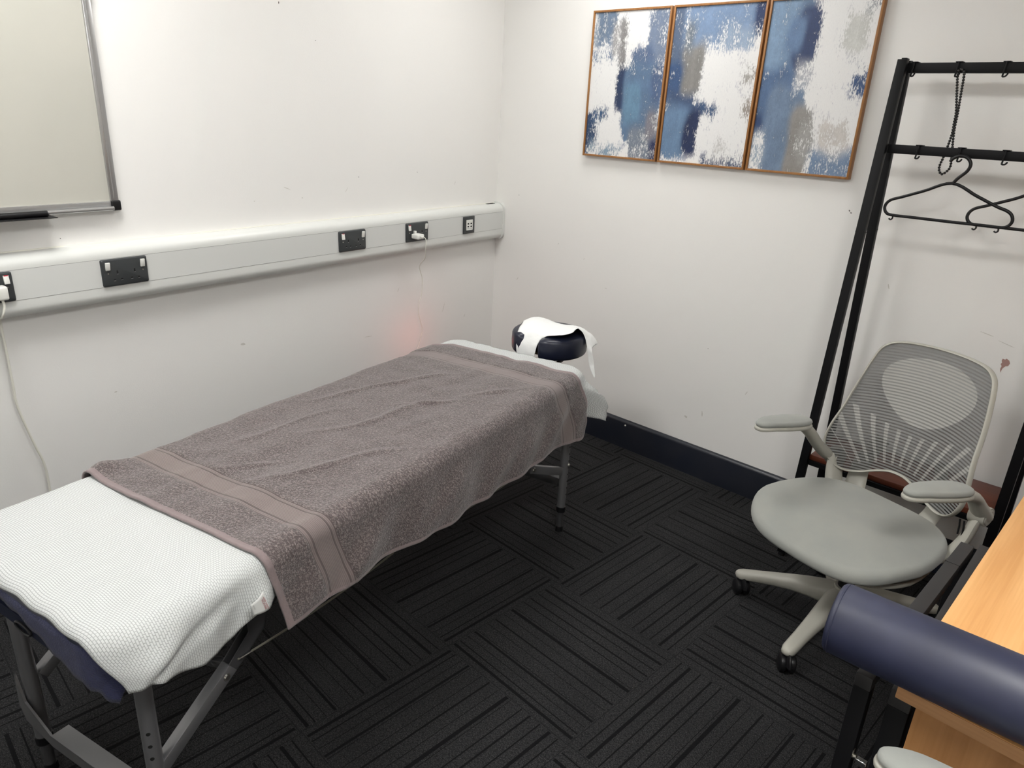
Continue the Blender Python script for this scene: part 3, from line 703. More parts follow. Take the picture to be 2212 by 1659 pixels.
# plastic coated steel cable along each side
for w_, a_, b_ in ((.512, n1[1], f1[1]), (.03, n0[1], f0[1])):
    p0 = Vector((w_, a_.y + .012, a_.z + .012)); mid = Vector((w_ + (.022 if w_ > .3 else -.01), .695, .423)); p1 = Vector((.545 if w_ > .3 else .02, b_.y - .02, b_.z + .005))
    bm = NB(); n = 14
    pts = [p0.lerp(mid, i / n) - Vector((0, 0, .012 * math.sin(PI * i / n))) for i in range(n)] + [mid.lerp(p1, i / n) - Vector((0, 0, .008 * math.sin(PI * i / n))) for i in range(n + 1)]
    tube(bm, pts, .0026, 8); cb = obj('support_cable', bm, 'wire', t)
    d = (pts[1] - pts[0]).normalized()
    bm = NB(); cyl(bm, p0 + d * .004, p0 + d * .034, .0045, n=12); obj('ferrule', bm, 'steel_shine', cb)
    bm = NB(); cyl(bm, mid - Vector((0, .006, 0)), mid + Vector((0, .006, 0)), .0045, n=10); tube(bm, [mid, mid + Vector((-.004, .006, .09)), mid + Vector((-.03, .02, .157))], .002, 6); obj('cable_clip', bm, 'black_plastic', cb)

# ---------------------------------------------------------------- draped cloths
def drape(a, b, zt, r, rc=.085, ext=None):
    """flat cloth point (a,b) laid over the rounded couch top: flat inside, over the rim, then hanging; returns point, normal, overhang"""
    x0, x1, y0, y1 = TW0 + rc, TW1 - rc, TL0 + rc, TL1 - rc
    qx, qy = min(max(a, x0), x1), min(max(b, y0), y1)
    dx, dy = a - qx, b - qy; d = math.hypot(dx, dy)
    ri = rc - r
    if d <= ri: return Vector((a, b, zt)), Vector((0, 0, 1)), 0
    nx, ny = dx / d, dy / d; s = d - ri
    q = Vector((qx + nx * ri, qy + ny * ri, 0)); n = Vector((nx, ny, 0))
    if s < r * PI / 2:
        th = s / r; return q + n * r * math.sin(th) + Vector((0, 0, zt - r * (1 - math.cos(th)))), n * math.sin(th) + Vector((0, 0, math.cos(th))), s
    s2 = s - r * PI / 2
    return q + n * r + Vector((0, 0, zt - r - s2)), n, s
def nz(x, y, s, seed=0): return noise.noise(Vector((x * s, y * s, seed)))

# fleece cover directly on the vinyl
fc = couch_thing('fleece_cover', 'navy fleece cover on the massage couch showing below the white paper at the near end', 'cover')
def fleece(u, v):
    a = -.095 + (lerp([(0, .74), (.10, .72), (.16, .66), (1, .66)], v)) * u
    near = lerp([(-.115, -.100), (.10, -.108), (.20, -.120), (.30, -.136), (.38, -.158), (.45, -.182), (.52, -.190), (.60, -.180), (.68, -.15)], a) + .004 * math.sin(a * 90)
    far = 1.74
    b_ = near + (far - near) * v
    p, n, s = drape(a, b_, TZ, .030)
    return p + n * (.0015 + (.002 * nz(a, b_, 14) + .001) * min(1, max(0, s / .05)))
bm = NB(); grid(bm, fleece, 70, 150); o = obj('fleece_sheet', bm, 'fleece', fc); solidify(o, .004)

pp = couch_thing('couch_paper', 'white embossed paper roll sheet laid the length of the massage couch under the towel', 'couch paper')
def paper(u, v):
    near = lerp([(0, -.102), (.05, -.104), (.12, -.100), (.2, -.1), (.35, -.099), (.5, -.099), (.62, -.101), (.8, -.105)], u * .80) + .002 * math.sin(u * 40)
    far = 1.738 + .004 * math.sin(u * 55 + 1) + .003 * math.sin(u * 131)
    b_ = near + (far - near) * v
    hem = lerp([(-.1, .640), (-.03, .662), (.07, .700), (.14, .688), (.2, .655), (.3, .66), (1.5, .66), (1.60, .695), (1.68, .735), (1.76, .785)], b_)
    a0 = -.075; a = a0 + (hem - a0) * u
    p, n, s = drape(a, b_, TZ, .030)
    k = sm(s, .02, .09); under = sm(b_, .20, .27) * (1 - sm(b_, 1.65, 1.71)); fr = 1 - under
    p = p + n * .0055
    if n.x > .2:
        f = k * fr * (.006 + .010 * (1 + math.sin(b_ * 24 + .6 + s * 16)) + .005 * (1 + math.sin(b_ * 47 + s * 31)))
        fl = k * (.012 * sm(b_, 1.66, 1.76) + .004 * (1 - sm(b_, -.10, .0)))
        p = p + n * (f + fl)
        kk = sm(s, .05, .16)
        if b_ > 1.6: p += Vector((.03 * kk, .10 * kk, .004 * kk)) * sm(b_, 1.64, 1.75)
        dd = (a - .655) * .45 + (b_ + .06) * .0 ; ln = (a - .59) - (.075 - .30 * (b_ + .08)); p -= n * k * fr * .012 * math.exp(-(ln / .013) ** 2) * (1 - sm(b_, .12, .2)) * sm(b_, -.09, -.05)
        if .10 < b_ < .22: p -= n * k * .010 * math.sin(PI * (b_ - .10) / .12)
    p += n * ((.0012 * nz(a, b_, 9, 3) + .0006 * nz(a, b_, 40, 5)) * fr)
    if v > .93: p.z += .004 * max(0, nz(a, 0, 22, 8)) * sm(v, .93, 1)
    return p
bm = NB(); grid(bm, paper, 110, 260, lambda u, v: (u * .83, v * 1.85)); o = obj('paper_sheet', bm, 'paper', pp); solidify(o, .0008)

tw = couch_thing('bath_towel', 'taupe terry bath towel with woven end bands spread over the middle of the couch', 'towel')
AH = lambda z, r=.030: TW1 - r + r * PI / 2 + (TZ - r - z)     # flat width that hangs down to height z
HEM = [(0, .494), (.10, .500), (.25, .485), (.40, .462), (.55, .456), (.68, .452), (.80, .448), (.92, .436), (1, .418)]
def towel(u, v):
    hem_a = AH(lerp(HEM, v))
    a0 = -.070; a = a0 + (hem_a - a0) * u
    k = sm(a, .50, .76)
    near = .222 + .042 * k - .006 * math.sin(u * 7); far = 1.648 + .078 * k + (-.085 * (1 - sm(a, -.06, .03)))
    b_ = near + (far - near) * v
    p, n, s = drape(a, b_, TZ, .030)
    top = 1 - sm(a, .48, .60)
    # gentle creases along the towel on top
    w_ = 0
    w_ += .0040 * math.sin(30 * a + 5.5 * b_ + 1.5 * math.sin(b_ * 6)) * sm(nz(a, b_, 3.2, 1) + .35, .15, .6)
    w_ += .0050 * max(0, nz(a * 3.2, b_ * .9, 4, 6))
    w_ += .0028 * nz(a, b_, 17, 2)
    w_ *= (.6 + .4 * top)
    # slanting crease lines
    for (ca, cb, ang, ln, wd, hh) in ((.30, .95, 70, .30, .014, .007), (.16, 1.22, 55, .20, .012, .006), (.40, .62, 62, .24, .013, .007), (.12, .70, 75, .22, .012, .005), (.44, 1.30, 50, .14, .012, .006), (.25, .50, 40, .12, .012, .004), (.34, 1.10, 35, .13, .010, .005), (.08, 1.02, 62, .25, .012, .005)):
        c_, s_ = math.cos(R(ang)), math.sin(R(ang)); x_, y_ = (a - ca) * s_ - (b_ - cb) * c_, (a - ca) * c_ + (b_ - cb) * s_
        x_ += .02 * math.sin(y_ * 14)
        w_ += hh * math.exp(-(x_ / wd) ** 2) * math.exp(-(y_ / ln) ** 2 * 2)
    hg = sm(s, .03, .16)
    if n.x > .3:
        w_ = max(w_, 0)
        w_ += hg * (.011 * (1 + math.sin(b_ * 15 + .6 + s * 6)) * (.7 + .5 * nz(0, b_, 2.3, 4)) + .005 * (1 + math.sin(b_ * 33 + s * 22)) + .004)
        q = (b_ * 1.0 + s * 1.4)
        w_ += .010 * hg * max(0, math.sin(q * 19 + 1.0)) ** 2
        w_ += .012 * (1 - sm(b_, .22, .34)) * hg
    # raised fold at the wall-side near corner
    w_ += .016 * math.exp(-((a + .05) / .05) ** 2 - ((b_ - .262) / .035) ** 2)
    # thicker hem roll
    w_ += .002 * (1 - sm(v, .0, .013)) + .0015 * sm(v, .99, 1)
    # woven bands lie a touch lower than the pile
    L = TOWEL_L; vv = v * L
    bandm = (sm(vv, .108, .118) * (1 - sm(vv, .192, .202))) + (sm(vv, L - .202, L - .192) * (1 - sm(vv, L - .118, L - .108)))
    w_ -= .0022 * bandm
    return p + n * (.0125 + max(w_, -.003))
bm = NB(); grid(bm, towel, 170, 300, lambda u, v: (u * TOWEL_W, v * TOWEL_L)); o = obj('towel_cloth', bm, 'towel', tw); solidify(o, .005)
# care label at the near edge of the towel
bm = NB()
LABC = [Vector((.608, .196, .634)), Vector((.608, .2115, .5845)), Vector((.606, .1738, .5893)), Vector((.606, .1666, .6186))]
def lab(u, v):
    p = LABC[0].lerp(LABC[1], u).lerp(LABC[3].lerp(LABC[2], u), v); p.x += .012 + .004 * math.sin(v * 3.2); return p
grid(bm, lab, 6, 10); lo_ = obj('care_label', bm, 'label', tw); solidify(lo_, .0006)
lo_['label'] = 'white care label with red print'
M['redprint'] = mat('red_print', (.35, .02, .04), .7); M['greyprint'] = mat('grey_print', (.12, .12, .12), .7)
def label_text(body, size, u0, v0, m, nm):
    cu = bpy.data.curves.new('tmp', 'FONT'); cu.body = body; cu.size = size; cu.space_line = .85
    to = bpy.data.objects.new('tmp', cu); C.objects.link(to)
    dg = bpy.context.evaluated_depsgraph_get(); me = bpy.data.meshes.new_from_object(to.evaluated_get(dg)); bpy.data.objects.remove(to)
    for v_ in me.vertices:
        x, y = v_.co.x, v_.co.y
        q = lab(u0 + x / .046, v0 - y / .034)          # text runs down the label
        v_.co = q + Vector((.0016, 0, 0))
    me.materials.append(M[m]); o2 = bpy.data.objects.new(nm, me); C.objects.link(o2); o2.parent = lo_; return o2
label_text('KEEP AWAY\nFROM FIRE', .0062, .20, .20, 'redprint', 'red_print')
label_text('100% COTTON', .0026, .10, .90, 'greyprint', 'small_print')
# ---------------------------------------------------------------- face cradle
fc_ = couch_thing('face_cradle', 'navy horseshoe face cushion on its bracket beyond the far end of the massage couch', 'face cradle', .316, 1.915, .50)
bm = NB(); zc = .192; pts = []; rs = []
n = 40; RR = .100
rings = []
for i in range(n + 1):
    a = R(-98 + 11) + R(338) * i / n
    endf = min(i, n - i) / 2.0; k = math.sqrt(max(0.02, 1 - (1 - min(1, endf)) ** 2))
    c = Vector((RR * math.cos(a) * 1.02, RR * math.sin(a) * 1.0, zc)); o_ = Vector((math.cos(a), math.sin(a), 0))
    ring = []
    for m_i in range(20):
        t_ = 2 * PI * m_i / 20; cx, cz = math.cos(t_), math.sin(t_)
        ex = math.copysign(abs(cx) ** .42, cx) * .054 * k; ez = math.copysign(abs(cz) ** .36, cz) * .044 * k
        ring.append(bm.verts.new(c + o_ * ex + Vector((0, 0, ez))))
    rings.append(ring)
for a, b2 in zip(rings, rings[1:]):
    for k in range(20): bm.faces.new((a[k], a[(k + 1) % 20], b2[(k + 1) % 20], b2[k]))
bm.faces.new(rings[0][::-1]); bm.faces.new(rings[-1])
cu = obj('cushion', bm, 'vinyl', fc_, angle=60)
bm = NB(); slab(bm, [(x, y) for x, y in rrect(-.11, .11, -.05, .11, .05, 6)], .136, .148, .003, 2); obj('support_plate', bm, 'beige_ply', fc_)
for x in (-.07, .07): bm = NB(); tube(bm, catmull([(x, .02, .128), (x, -.06, .120), (x, -.12, .105), (x, -.20, .100)], 6), .008, 10); obj('mounting_rod', bm, 'black_plastic', fc_)
bm = NB(); cyl(bm, (.085, -.085, .118), (.150, -.098, .112), .013, .016, 16); sphere(bm, (.152, -.099, .112), .017, (.6, 1, 1), 14); obj('clamp_lever', bm, 'black_plastic', fc_)

tc_ = couch_thing('face_tissue', 'crumpled white tissue cover draped over the navy face cushion', 'tissue')
G = [
 (2.035, [(.105, .615), (.135, .66), (.19, .700), (.25, .712), (.31, .705), (.37, .715), (.42, .70), (.452, .69), (.468, .665)]),
 (1.975, [(.108, .625), (.138, .69), (.19, .748), (.25, .758), (.31, .738), (.38, .752), (.425, .750), (.478, .715), (.490, .685)]),
 (1.915, [(.128, .640), (.147, .70), (.195, .757), (.238, .776), (.31, .750), (.385, .755), (.440, .766), (.482, .728), (.500, .690)]),
 (1.870, [None, None, (.205, .748), (.262, .776), (.325, .748), (.385, .757), (.455, .775), None, None]),
 (1.815, [None, None, (.222, .748), (.283, .752), (.335, .738), (.395, .752), (.462, .768), None, None]),
 (1.788, [None, None, (.235, .700), (.288, .695), (.325, .697), None, None, None, None]),
 (1.782, [None, None, (.236, .640), (.292, .636), (.322, .640), None, None, None, None])]
bm = NB(); V = [[(bm.verts.new((w, l + .03 * sm(l, 1.87, 2.03), z + .006 * sm(l, 1.85, 1.92))) if True else None) if p is not None and (w := p[0]) is not None and (z := p[1]) is not None else None for p in row] for l, row in G]
for i in range(len(V) - 1):
    for j in range(8):
        q = (V[i][j], V[i][j + 1], V[i + 1][j + 1], V[i + 1][j])
        if all(q): bm.faces.new(q)
# side ribbons
p1, p2 = bm.verts.new((.492, 1.925, .640)), bm.verts.new((.512, 1.938, .645)); bm.faces.new((V[2][7], V[2][8], p2, p1))
p3, p4 = bm.verts.new((.510, 1.92, .602)), bm.verts.new((.521, 1.932, .604)); bm.faces.new((p1, p2, p4, p3))
p5 = bm.verts.new((.530, 1.92, .574)); p6 = bm.verts.new((.531, 1.926, .575)); bm.faces.new((p3, p4, p6, p5))
o = obj('tissue_sheet', bm, 'tissue', tc_)
ss = o.modifiers.new('smooth', 'SUBSURF'); ss.levels = ss.render_levels = 3
tx = bpy.data.textures.new('crumple', 'CLOUDS'); tx.noise_scale = .035
dm = o.modifiers.new('crumple', 'DISPLACE'); dm.texture = tx; dm.strength = .007; dm.texture_coords = 'LOCAL'; dm.mid_level = .45
solidify(o, .0006)

# ---------------------------------------------------------------- swivel chair
BSX = -.038
def make_chair(label):
    t = thing('office_chair', label, 'chair', (2.268, -.62, 0), R(-15), 'grey mesh-back office chairs')
    # five star base, each arm its own part with its caster
    for k in range(5):
        a = R(206.5 + 72 * k); d = Vector((math.cos(a), math.sin(a), 0)); s_ = Vector((-d.y, d.x, 0))
        bm = NB(); rings = []
        for q, (r_, z, w, h_) in enumerate([(.018, .160, .046, .080), (.06, .157, .040, .072), (.11, .148, .034, .060), (.16, .136, .029, .050), (.21, .122, .0255, .043), (.26, .108, .0230, .038), (.30, .097, .0225, .036), (.325, .090, .0215, .033), (.340, .084, .016, .024), (.346, .078, .006, .010)]):
            c = d * r_ + Vector((0, 0, z)); ring = []
            for m_i in range(16):
                tt = 2 * PI * m_i / 16; x, y = math.cos(tt), math.sin(tt)
                ring.append(bm.verts.new(c + s_ * math.copysign(abs(x) ** .75, x) * w + Vector((0, 0, math.copysign(abs(y) ** .75, y) * h_ * .5 - h_ * .5))))
            rings.append(ring)
        for r1, r2 in zip(rings, rings[1:]):
            for m_i in range(16): bm.faces.new((r1[m_i], r1[(m_i + 1) % 16], r2[(m_i + 1) % 16], r2[m_i]))
        bm.faces.new(rings[0][::-1]); bm.faces.new(rings[-1])
        arm = obj('base_arm', bm, 'chair_plastic', t, angle=60)
        # twin wheel caster
        sw = a + (.6, -.9, 1.4, .3, 2.2)[k]; ax = Vector((math.cos(sw), math.sin(sw), 0)); fw = Vector((-ax.y, ax.x, 0)); c0 = d * .322 + Vector((0, 0, .0285)) + fw * .006
        bm = NB()
        for sd in (-1, 1):
            prof = [(0, .003), (.0, .024), (.004, .0275), (.010, .0285), (.017, .0275), (.0215, .022), (.023, .012), (.0232, .0)]
            prev = None
            for (off, rr) in prof:
                if rr <= 0.0005:
                    cv = bm.verts.new(c0 + ax * sd * (off + .003))
                    for m_i in range(24): bm.faces.new((prev[m_i], prev[(m_i + 1) % 24], cv))
                    break
                ring = [bm.verts.new(c0 + ax * sd * (off + .003) + (fw * math.cos(2 * PI * m_i / 24) + Vector((0, 0, math.sin(2 * PI * m_i / 24)))) * rr) for m_i in range(24)]
                if prev:
                    for m_i in range(24): bm.faces.new((prev[m_i], prev[(m_i + 1) % 24], ring[(m_i + 1) % 24], ring[m_i]))
                prev = ring
        # hood over the wheels and stem
        hood = []
        for ang in range(10, 171, 20):
            hood.append(c0 + (fw * math.cos(R(ang)) + Vector((0, 0, math.sin(R(ang))))) * .0285)
        tube(bm, hood, .0075, 10, sq=(1.0, 3.0) if False else (1.0, 2.6))
        cyl(bm, d * .322 + Vector((0, 0, .048)), d * .322 + Vector((0, 0, .062)), .0155, .0145, 18)
        obj('caster', bm, 'black_plastic', arm, angle=40)
    bm = NB(); cyl(bm, (0, 0, .085), (0, 0, .165), .040, .034, 24); obj('hub', bm, 'chair_plastic', t)
    bm = NB(); cyl(bm, (0, 0, .15), (0, 0, .26), .025, n=20); cyl(bm, (0, 0, .26), (0, 0, .35), .014, n=20); obj('gas_column', bm, 'black_plastic', t)
    bm = NB(); box(bm, -.085, .085, -.14, .13, .335, .368, .01, 3); cyl(bm, (.08, -.05, .35), (.22, -.05, .348), .005); obj('tilt_mechanism', bm, 'black_plastic', t)
    # seat
    out = []
    N = 64
    for i in range(N):
        a = 2 * PI * i / N; x, y = math.cos(a), math.sin(a)
        e_ = 2 / 3.4; px_ = math.copysign(abs(x) ** e_, x); py_ = math.copysign(abs(y) ** e_, y)
        w = .274 - .033 * (-py_) ** 1.5 if py_ < 0 else .268 - .045 * py_ ** 1.3
        out.append((px_ * w, -.083 + py_ * .232 - (.012 * (1 - px_ ** 2) if py_ < 0 else 0)))
    bm = NB(); slab(bm, out, .388, .432, .020, 7, dome=.016)
    for v in bm.verts:                                   # waterfall front edge and slight saddle
        y = v.co.y; v.co.z += .010 - .030 * sm(-y, .18, .33) + .006 * (v.co.x / .26) ** 2 + .006 * sm(y, .02, .17)
    obj('seat', bm, 'chair_fabric', t, angle=70)
    bm = NB(); slab(bm, [(x * .93, -.083 + (y + .083) * .93) for x, y in out], .372, .392, .006, 2); obj('seat_shell', bm, 'chair_plastic', t)
    # backrest
    half = [(0, .915), (.08, .913), (.138, .906), (.168, .890), (.184, .864), (.199, .80), (.211, .73), (.220, .66), (.232, .60), (.238, .55), (.230, .505), (.207, .468), (.168, .450), (.12, .458), (.07, .482), (.03, .497)]
    ol = half + [(0, .500)] + [(-x, z) for x, z in half[:0:-1]]
    olc = [(p.x, p.y) for p in catmull([Vector((x, z, 0)) for x, z in ol], 5, closed=True)]
    def by(x, z): return .225 + .20 * (z - .5) - 1.25 * x * x - .020 * math.exp(-((z - .60) / .11) ** 2)
    bm = NB(); tube(bm, [Vector((x, by(x, z), z)) for x, z in olc], .0050, 10, closed=True, sq=(1.9, .85)); bf = obj('backrest_frame', bm, 'chair_plastic', t); bf.location = (BSX, 0, .006)
    bm = NB(); uvl = bm.loops.layers.uv.new('UVMap'); cz = .70; nr = 16; rows = []
    cv = bm.verts.new((0, by(0, cz) - .002, cz))
    for s in range(1, nr + 1):
        q = s / nr; rows.append([bm.verts.new((x * q, by(x * q, cz + (z - cz) * q) - .002, cz + (z - cz) * q)) for x, z in olc])
    n = len(olc); fs = []
    for i in range(n): fs.append(bm.faces.new((cv, rows[0][i], rows[0][(i + 1) % n])))
    for a, b2 in zip(rows, rows[1:]):
        for i in range(n): fs.append(bm.faces.new((a[i], a[(i + 1) % n], b2[(i + 1) % n], b2[i])))
    for f in fs:
        for lp in f.loops: lp[uvl].uv = (lp.vert.co.x, lp.vert.co.z)
    o_ = obj('backrest_mesh', bm, 'mesh', t, angle=80); o_.location = (BSX, 0, .006)
    # support behind: wide yoke from under the seat
    for sg in (-1, 1):
        bm = NB()
        pa = catmull([(sg * .085, .05, .355), (sg * .105, .14, .362), (sg * .125, .200, .395), (sg * .135, .225, .445), (sg * .130, .232, .50), (sg * .10, .262, .58)], 5)
        tube(bm, pa, .014, 12, rs=[.022 - .010 * i / len(pa) for i in range(len(pa))], sq=(1.9, .55)); o_ = obj('back_support', bm, 'chair_plastic', t); o_.location.x = BSX
    for sg in (-1, 1):
        yo = .0 if sg > 0 else .088; xo = -.024 if sg > 0 else 0
        bm = NB(); pa = catmull([(sg * .10, .02 + yo, .350), (sg * .175, .045 + yo, .358), (sg * .225, .065 + yo, .395), (sg * .252, .085 + yo, .455), (sg * .262, .10 + yo, .52), (sg * .268, .105 + yo, .545)][:6 if sg > 0 else 5], 6)
        tube(bm, pa, .02, 14, rs=[.020 + .006 * math.sin(PI * i / len(pa)) for i in range(len(pa))], sq=(1.25, .62)); br = obj('arm_bracket', bm, 'chair_plastic', t); br.location.x = 0 if sg > 0 else .018
        bm = NB(); pv = Vector((sg * .272, .105 + yo, .548 if sg > 0 else .478)); cyl(bm, pv - Vector((sg * .026, 0, 0)), pv + Vector((sg * .018, 0, 0)), .030, .029, 28); cyl(bm, pv + Vector((sg * .018, 0, 0)), pv + Vector((sg * .021, 0, 0)), .024, .022, 28); obj('pivot_disc', bm, 'chair_plastic', br)
        if sg > 0:
            for q in (0, .012):
                bm = NB(); tube(bm, [(.232 + q, .078, .52), (.236 + q, .076, .50), (.238 + q, .074, .475)], .0028, 6); obj('spring', bm, 'black_plastic', br)
        ap = [(sg * .270, .110, .545), (sg * .268, .070, .585), (sg * .266, .035, .618), (sg * .264, -.01, .638)] if sg > 0 else [(-.270, .195, .475), (-.270, .145, .505), (-.269, .094, .545), (-.266, .040, .595), (-.264, -.01, .630)]
        bm = NB(); pa = catmull(ap + [(sg * .263 + xo * .6, -.07, .652), (sg * .262 + xo, -.13, .658), (sg * .262 + xo, -.20, .660)], 6)
        rr = [.030 - .006 * sm(i / len(pa), 0, .3) - .010 * sm(i / len(pa), .5, 1) for i in range(len(pa))]
        tube(bm, pa, .02, 16, rs=rr, sq=(.55, 1.0) if False else (1.0, .75)); ar = obj('armrest', bm, 'chair_plastic', t)
        oo = []
        for i in range(40):
            a = 2 * PI * i / 40; x, y = math.cos(a), math.sin(a); e_ = 2 / 2.5
            py_ = math.copysign(abs(y) ** e_, y); w = .040 + .006 * py_
            oo.append((math.copysign(abs(x) ** e_, x) * w, py_ * .118))
        rot = Matrix.Rotation(R(-4 * sg - 8), 4, 'Z'); off = Matrix.Translation((sg * .263 + xo, -.118, -.006))
        def place(bm):
            for v in bm.verts: v.co.z += -.006 * sm(-v.co.y, .06, .12) - .11 * (v.co.y + .05)
            bmesh.ops.transform(bm, matrix=off @ rot, verts=bm.verts)
        bm = NB(); slab(bm, [(x * 1.04, y * 1.02) for x, y in oo], .660, .673, .005, 3); place(bm); obj('pad_tray', bm, 'chair_plastic', ar)
        bm = NB(); slab(bm, oo, .671, .690, .010, 5, dome=.005); place(bm); obj('arm_pad', bm, 'chair_fabric', ar, angle=70)
    return t
def copy_tree(o, parent=None):
    c = o.copy(); C.objects.link(c); c.parent = parent
    for ch in list(o.children): copy_tree(ch, c)
    return c
chair = make_chair('grey swivel office chair with mesh back and stone-grey arms in front of the clothes rack')
ch2 = copy_tree(chair); ch2['label'] = 'second grey office chair, only its armrest tip showing below the navy bolster'
a2 = R(-77); ch2.rotation_euler = (0, 0, a2)
Xc = Vector((math.cos(a2), math.sin(a2), 0)); Yc = Vector((-math.sin(a2), math.cos(a2), 0))
ctr = Vector((2.759, -1.833, .014)); ch2.location = ctr - Xc * -.263 - Yc * -.118

# ---------------------------------------------------------------- clothes rack
rk = thing('clothes_rack', 'black steel A-frame clothes rack with red-brown wooden shelf against the back wall', 'clothes rack', (1.954, -.155, 0))
RX, RY = 1.954, -.155
def L3(x, y, z): return Vector((x - RX, y - RY, z))
for x in (1.954, 2.572):
    for yt, yb, nm in ((-.178, -.338, 'front_post'), (-.140, -.040, 'rear_post')):
        bm = NB(); bar(bm, L3(x, yb, .012), L3(x, yt, 1.775), .029, .024, .0015, up=(0, 1, 0)); ps = obj('post', bm, 'black_steel', rk)
        bm = NB(); a, b2 = L3(x, yb, .012), L3(x, yt, 1.775); bar(bm, a.lerp(b2, .694), a.lerp(b2, .6955), .0296, .0246, 0, up=(0, 1, 0)); obj('joint_seam', bm, 'hole', ps)
        bm = NB(); cyl(bm, L3(x, yb, 0), L3(x, yb, .014), .014, .012, 16); obj('foot', bm, 'black_plastic', ps)
    bm = NB(); box(bm, x - RX - .008, x - RX + .008, -.020, .012, 1.772, 1.781, .002, 2); obj('top_cap', bm, 'black_steel', rk)
bm = NB(); box(bm, .014, .618 - .014, -.012, .012, 1.737, 1.767, .002, 2); obj('top_rail', bm, 'black_steel', rk)
bm = NB(); box(bm, .014, .618 - .014, -.035, -.015, 1.493, 1.521, .002, 2); obj('lower_rail', bm, 'black_steel', rk)
bm = NB(); box(bm, .014, .604, -.142, .118, .404, .424, .002, 2); obj('shelf', bm, 'shelf_wood', rk)
bm = NB(); box(bm, .0, .618, -.150, -.125, .385, .404, .001, 1); obj('shelf_bearer', bm, 'black_steel', rk)
bm = NB(); box(bm, 0, .618, .09, .112, .385, .404, .001, 1); obj('shelf_bearer', bm, 'black_steel', rk)
def hook(x, y, zt, h_):
    bm = NB(); box(bm, x - .010, x + .010, y - .0145, y + .0145, zt, zt + .003, .001, 1)
    w = catmull([(x, y - .015, zt + .002), (x, y - .0165, zt - .012), (x - .002, y - .0165, zt - h_ - .004), (x - .001, y - .020, zt - h_ - .010), (x + .008, y - .030, zt - h_ - .010), (x + .015, y - .042, zt - h_ - .004)], 5)
    tube(bm, w, .0026, 8); return obj('hook', bm, 'black_steel', rk)
for x in (1.986, 2.112, 2.238, 2.364, 2.490): hook(x - RX, 0, 1.767, .030)
for x in (2.062, 2.182, 2.302, 2.422, 2.54): hook(x - RX, -.025, 1.521, .028)

# hangers
hg = thing('coat_hanger', 'black plastic coat hanger hanging from the middle hook of the lower rail', 'coat hanger', (2.187, -.205, 1.30), 0, 'black coat hangers')
cs = lambda pts: [Vector((x - 2.187, 0, z - 1.30)) for x, z in pts]
body = [(2.185, 1.417), (2.11, 1.386), (2.05, 1.361), (2.022, 1.350), (2.009, 1.338), (2.005, 1.322), (2.013, 1.307), (2.032, 1.301), (2.10, 1.301), (2.20, 1.301), (2.30, 1.302), (2.345, 1.302), (2.362, 1.309), (2.369, 1.324), (2.363, 1.341), (2.348, 1.352), (2.32, 1.361), (2.26, 1.386)]
bm = NB(); P = catmull(cs(body), 5, closed=True); tube(bm, P, .0048, 10, closed=True)
obj('hanger_body', bm, 'black_plastic', hg)
bm = NB(); tube(bm, catmull(cs([(2.185, 1.414), (2.196, 1.432), (2.217, 1.457), (2.221, 1.478), (2.208, 1.495), (2.187, 1.499), (2.170, 1.490), (2.164, 1.480)]), 6), .0050, 10); obj('hanger_hook', bm, 'black_plastic', hg)
for x in (2.035, 2.339):
    bm = NB(); tube(bm, catmull(cs([(x, 1.300), (x + .001, 1.291), (x - .004, 1.286), (x - .010, 1.289)]), 4), .0026, 8); obj('strap_notch', bm, 'black_plastic', hg)
h2 = copy_tree(hg); h2['label'] = 'black plastic coat hanger further right on the lower rail, partly out of view'
h2.location = (2.187 + .243, -.19, 1.30); h2.rotation_euler = (0, 0, R(4))

# necklace
def bx_(px, py): return Vector((2.125 + (px - 2079) * .00126 + (py - 155) * .00031, -.143 if py > 240 else -.175 + .032 * sm(py, 158, 240), 1.741 - (py - 155) * .00136))
lp = [(2079, 151), (2072, 158), (2067, 200), (2063, 240), (2059, 262), (2055, 285), (2046, 312), (2035, 340), (2027, 358), (2026, 370), (2032, 377), (2042, 371), (2050, 362), (2053, 350), (2055, 325), (2057, 300), (2060, 275), (2066, 245), (2075, 205), (2085, 165), (2085, 155)]
P = catmull([bx_(*q) for q in lp], 14, closed=True)
nk = thing('bead_necklace', 'long black bead necklace looped over a hook of the rack top rail', 'necklace', tuple(P[0]))
bm = NB(); tube(bm, [q - P[0] for q in P], .0010, 5, closed=True); obj('cord', bm, 'bead', nk)
cent = [P[0]]; acc = 0; prev = P[0]; sp = .0083
for q in P[1:]:
    d = (q - prev).length
    while acc + d >= sp:
        k = (sp - acc) / d; prev = prev.lerp(q, k); cent.append(prev); d = (q - prev).length; acc = 0
    acc += d; prev = q
bm = NB(); sphere(bm, (0, 0, 0), .0042, n=12); b0_ = obj('bead', bm, 'bead', nk)
for q in cent[1:100]:
    c = b0_.copy(); C.objects.link(c); c.parent = nk; c.location = q - P[0]

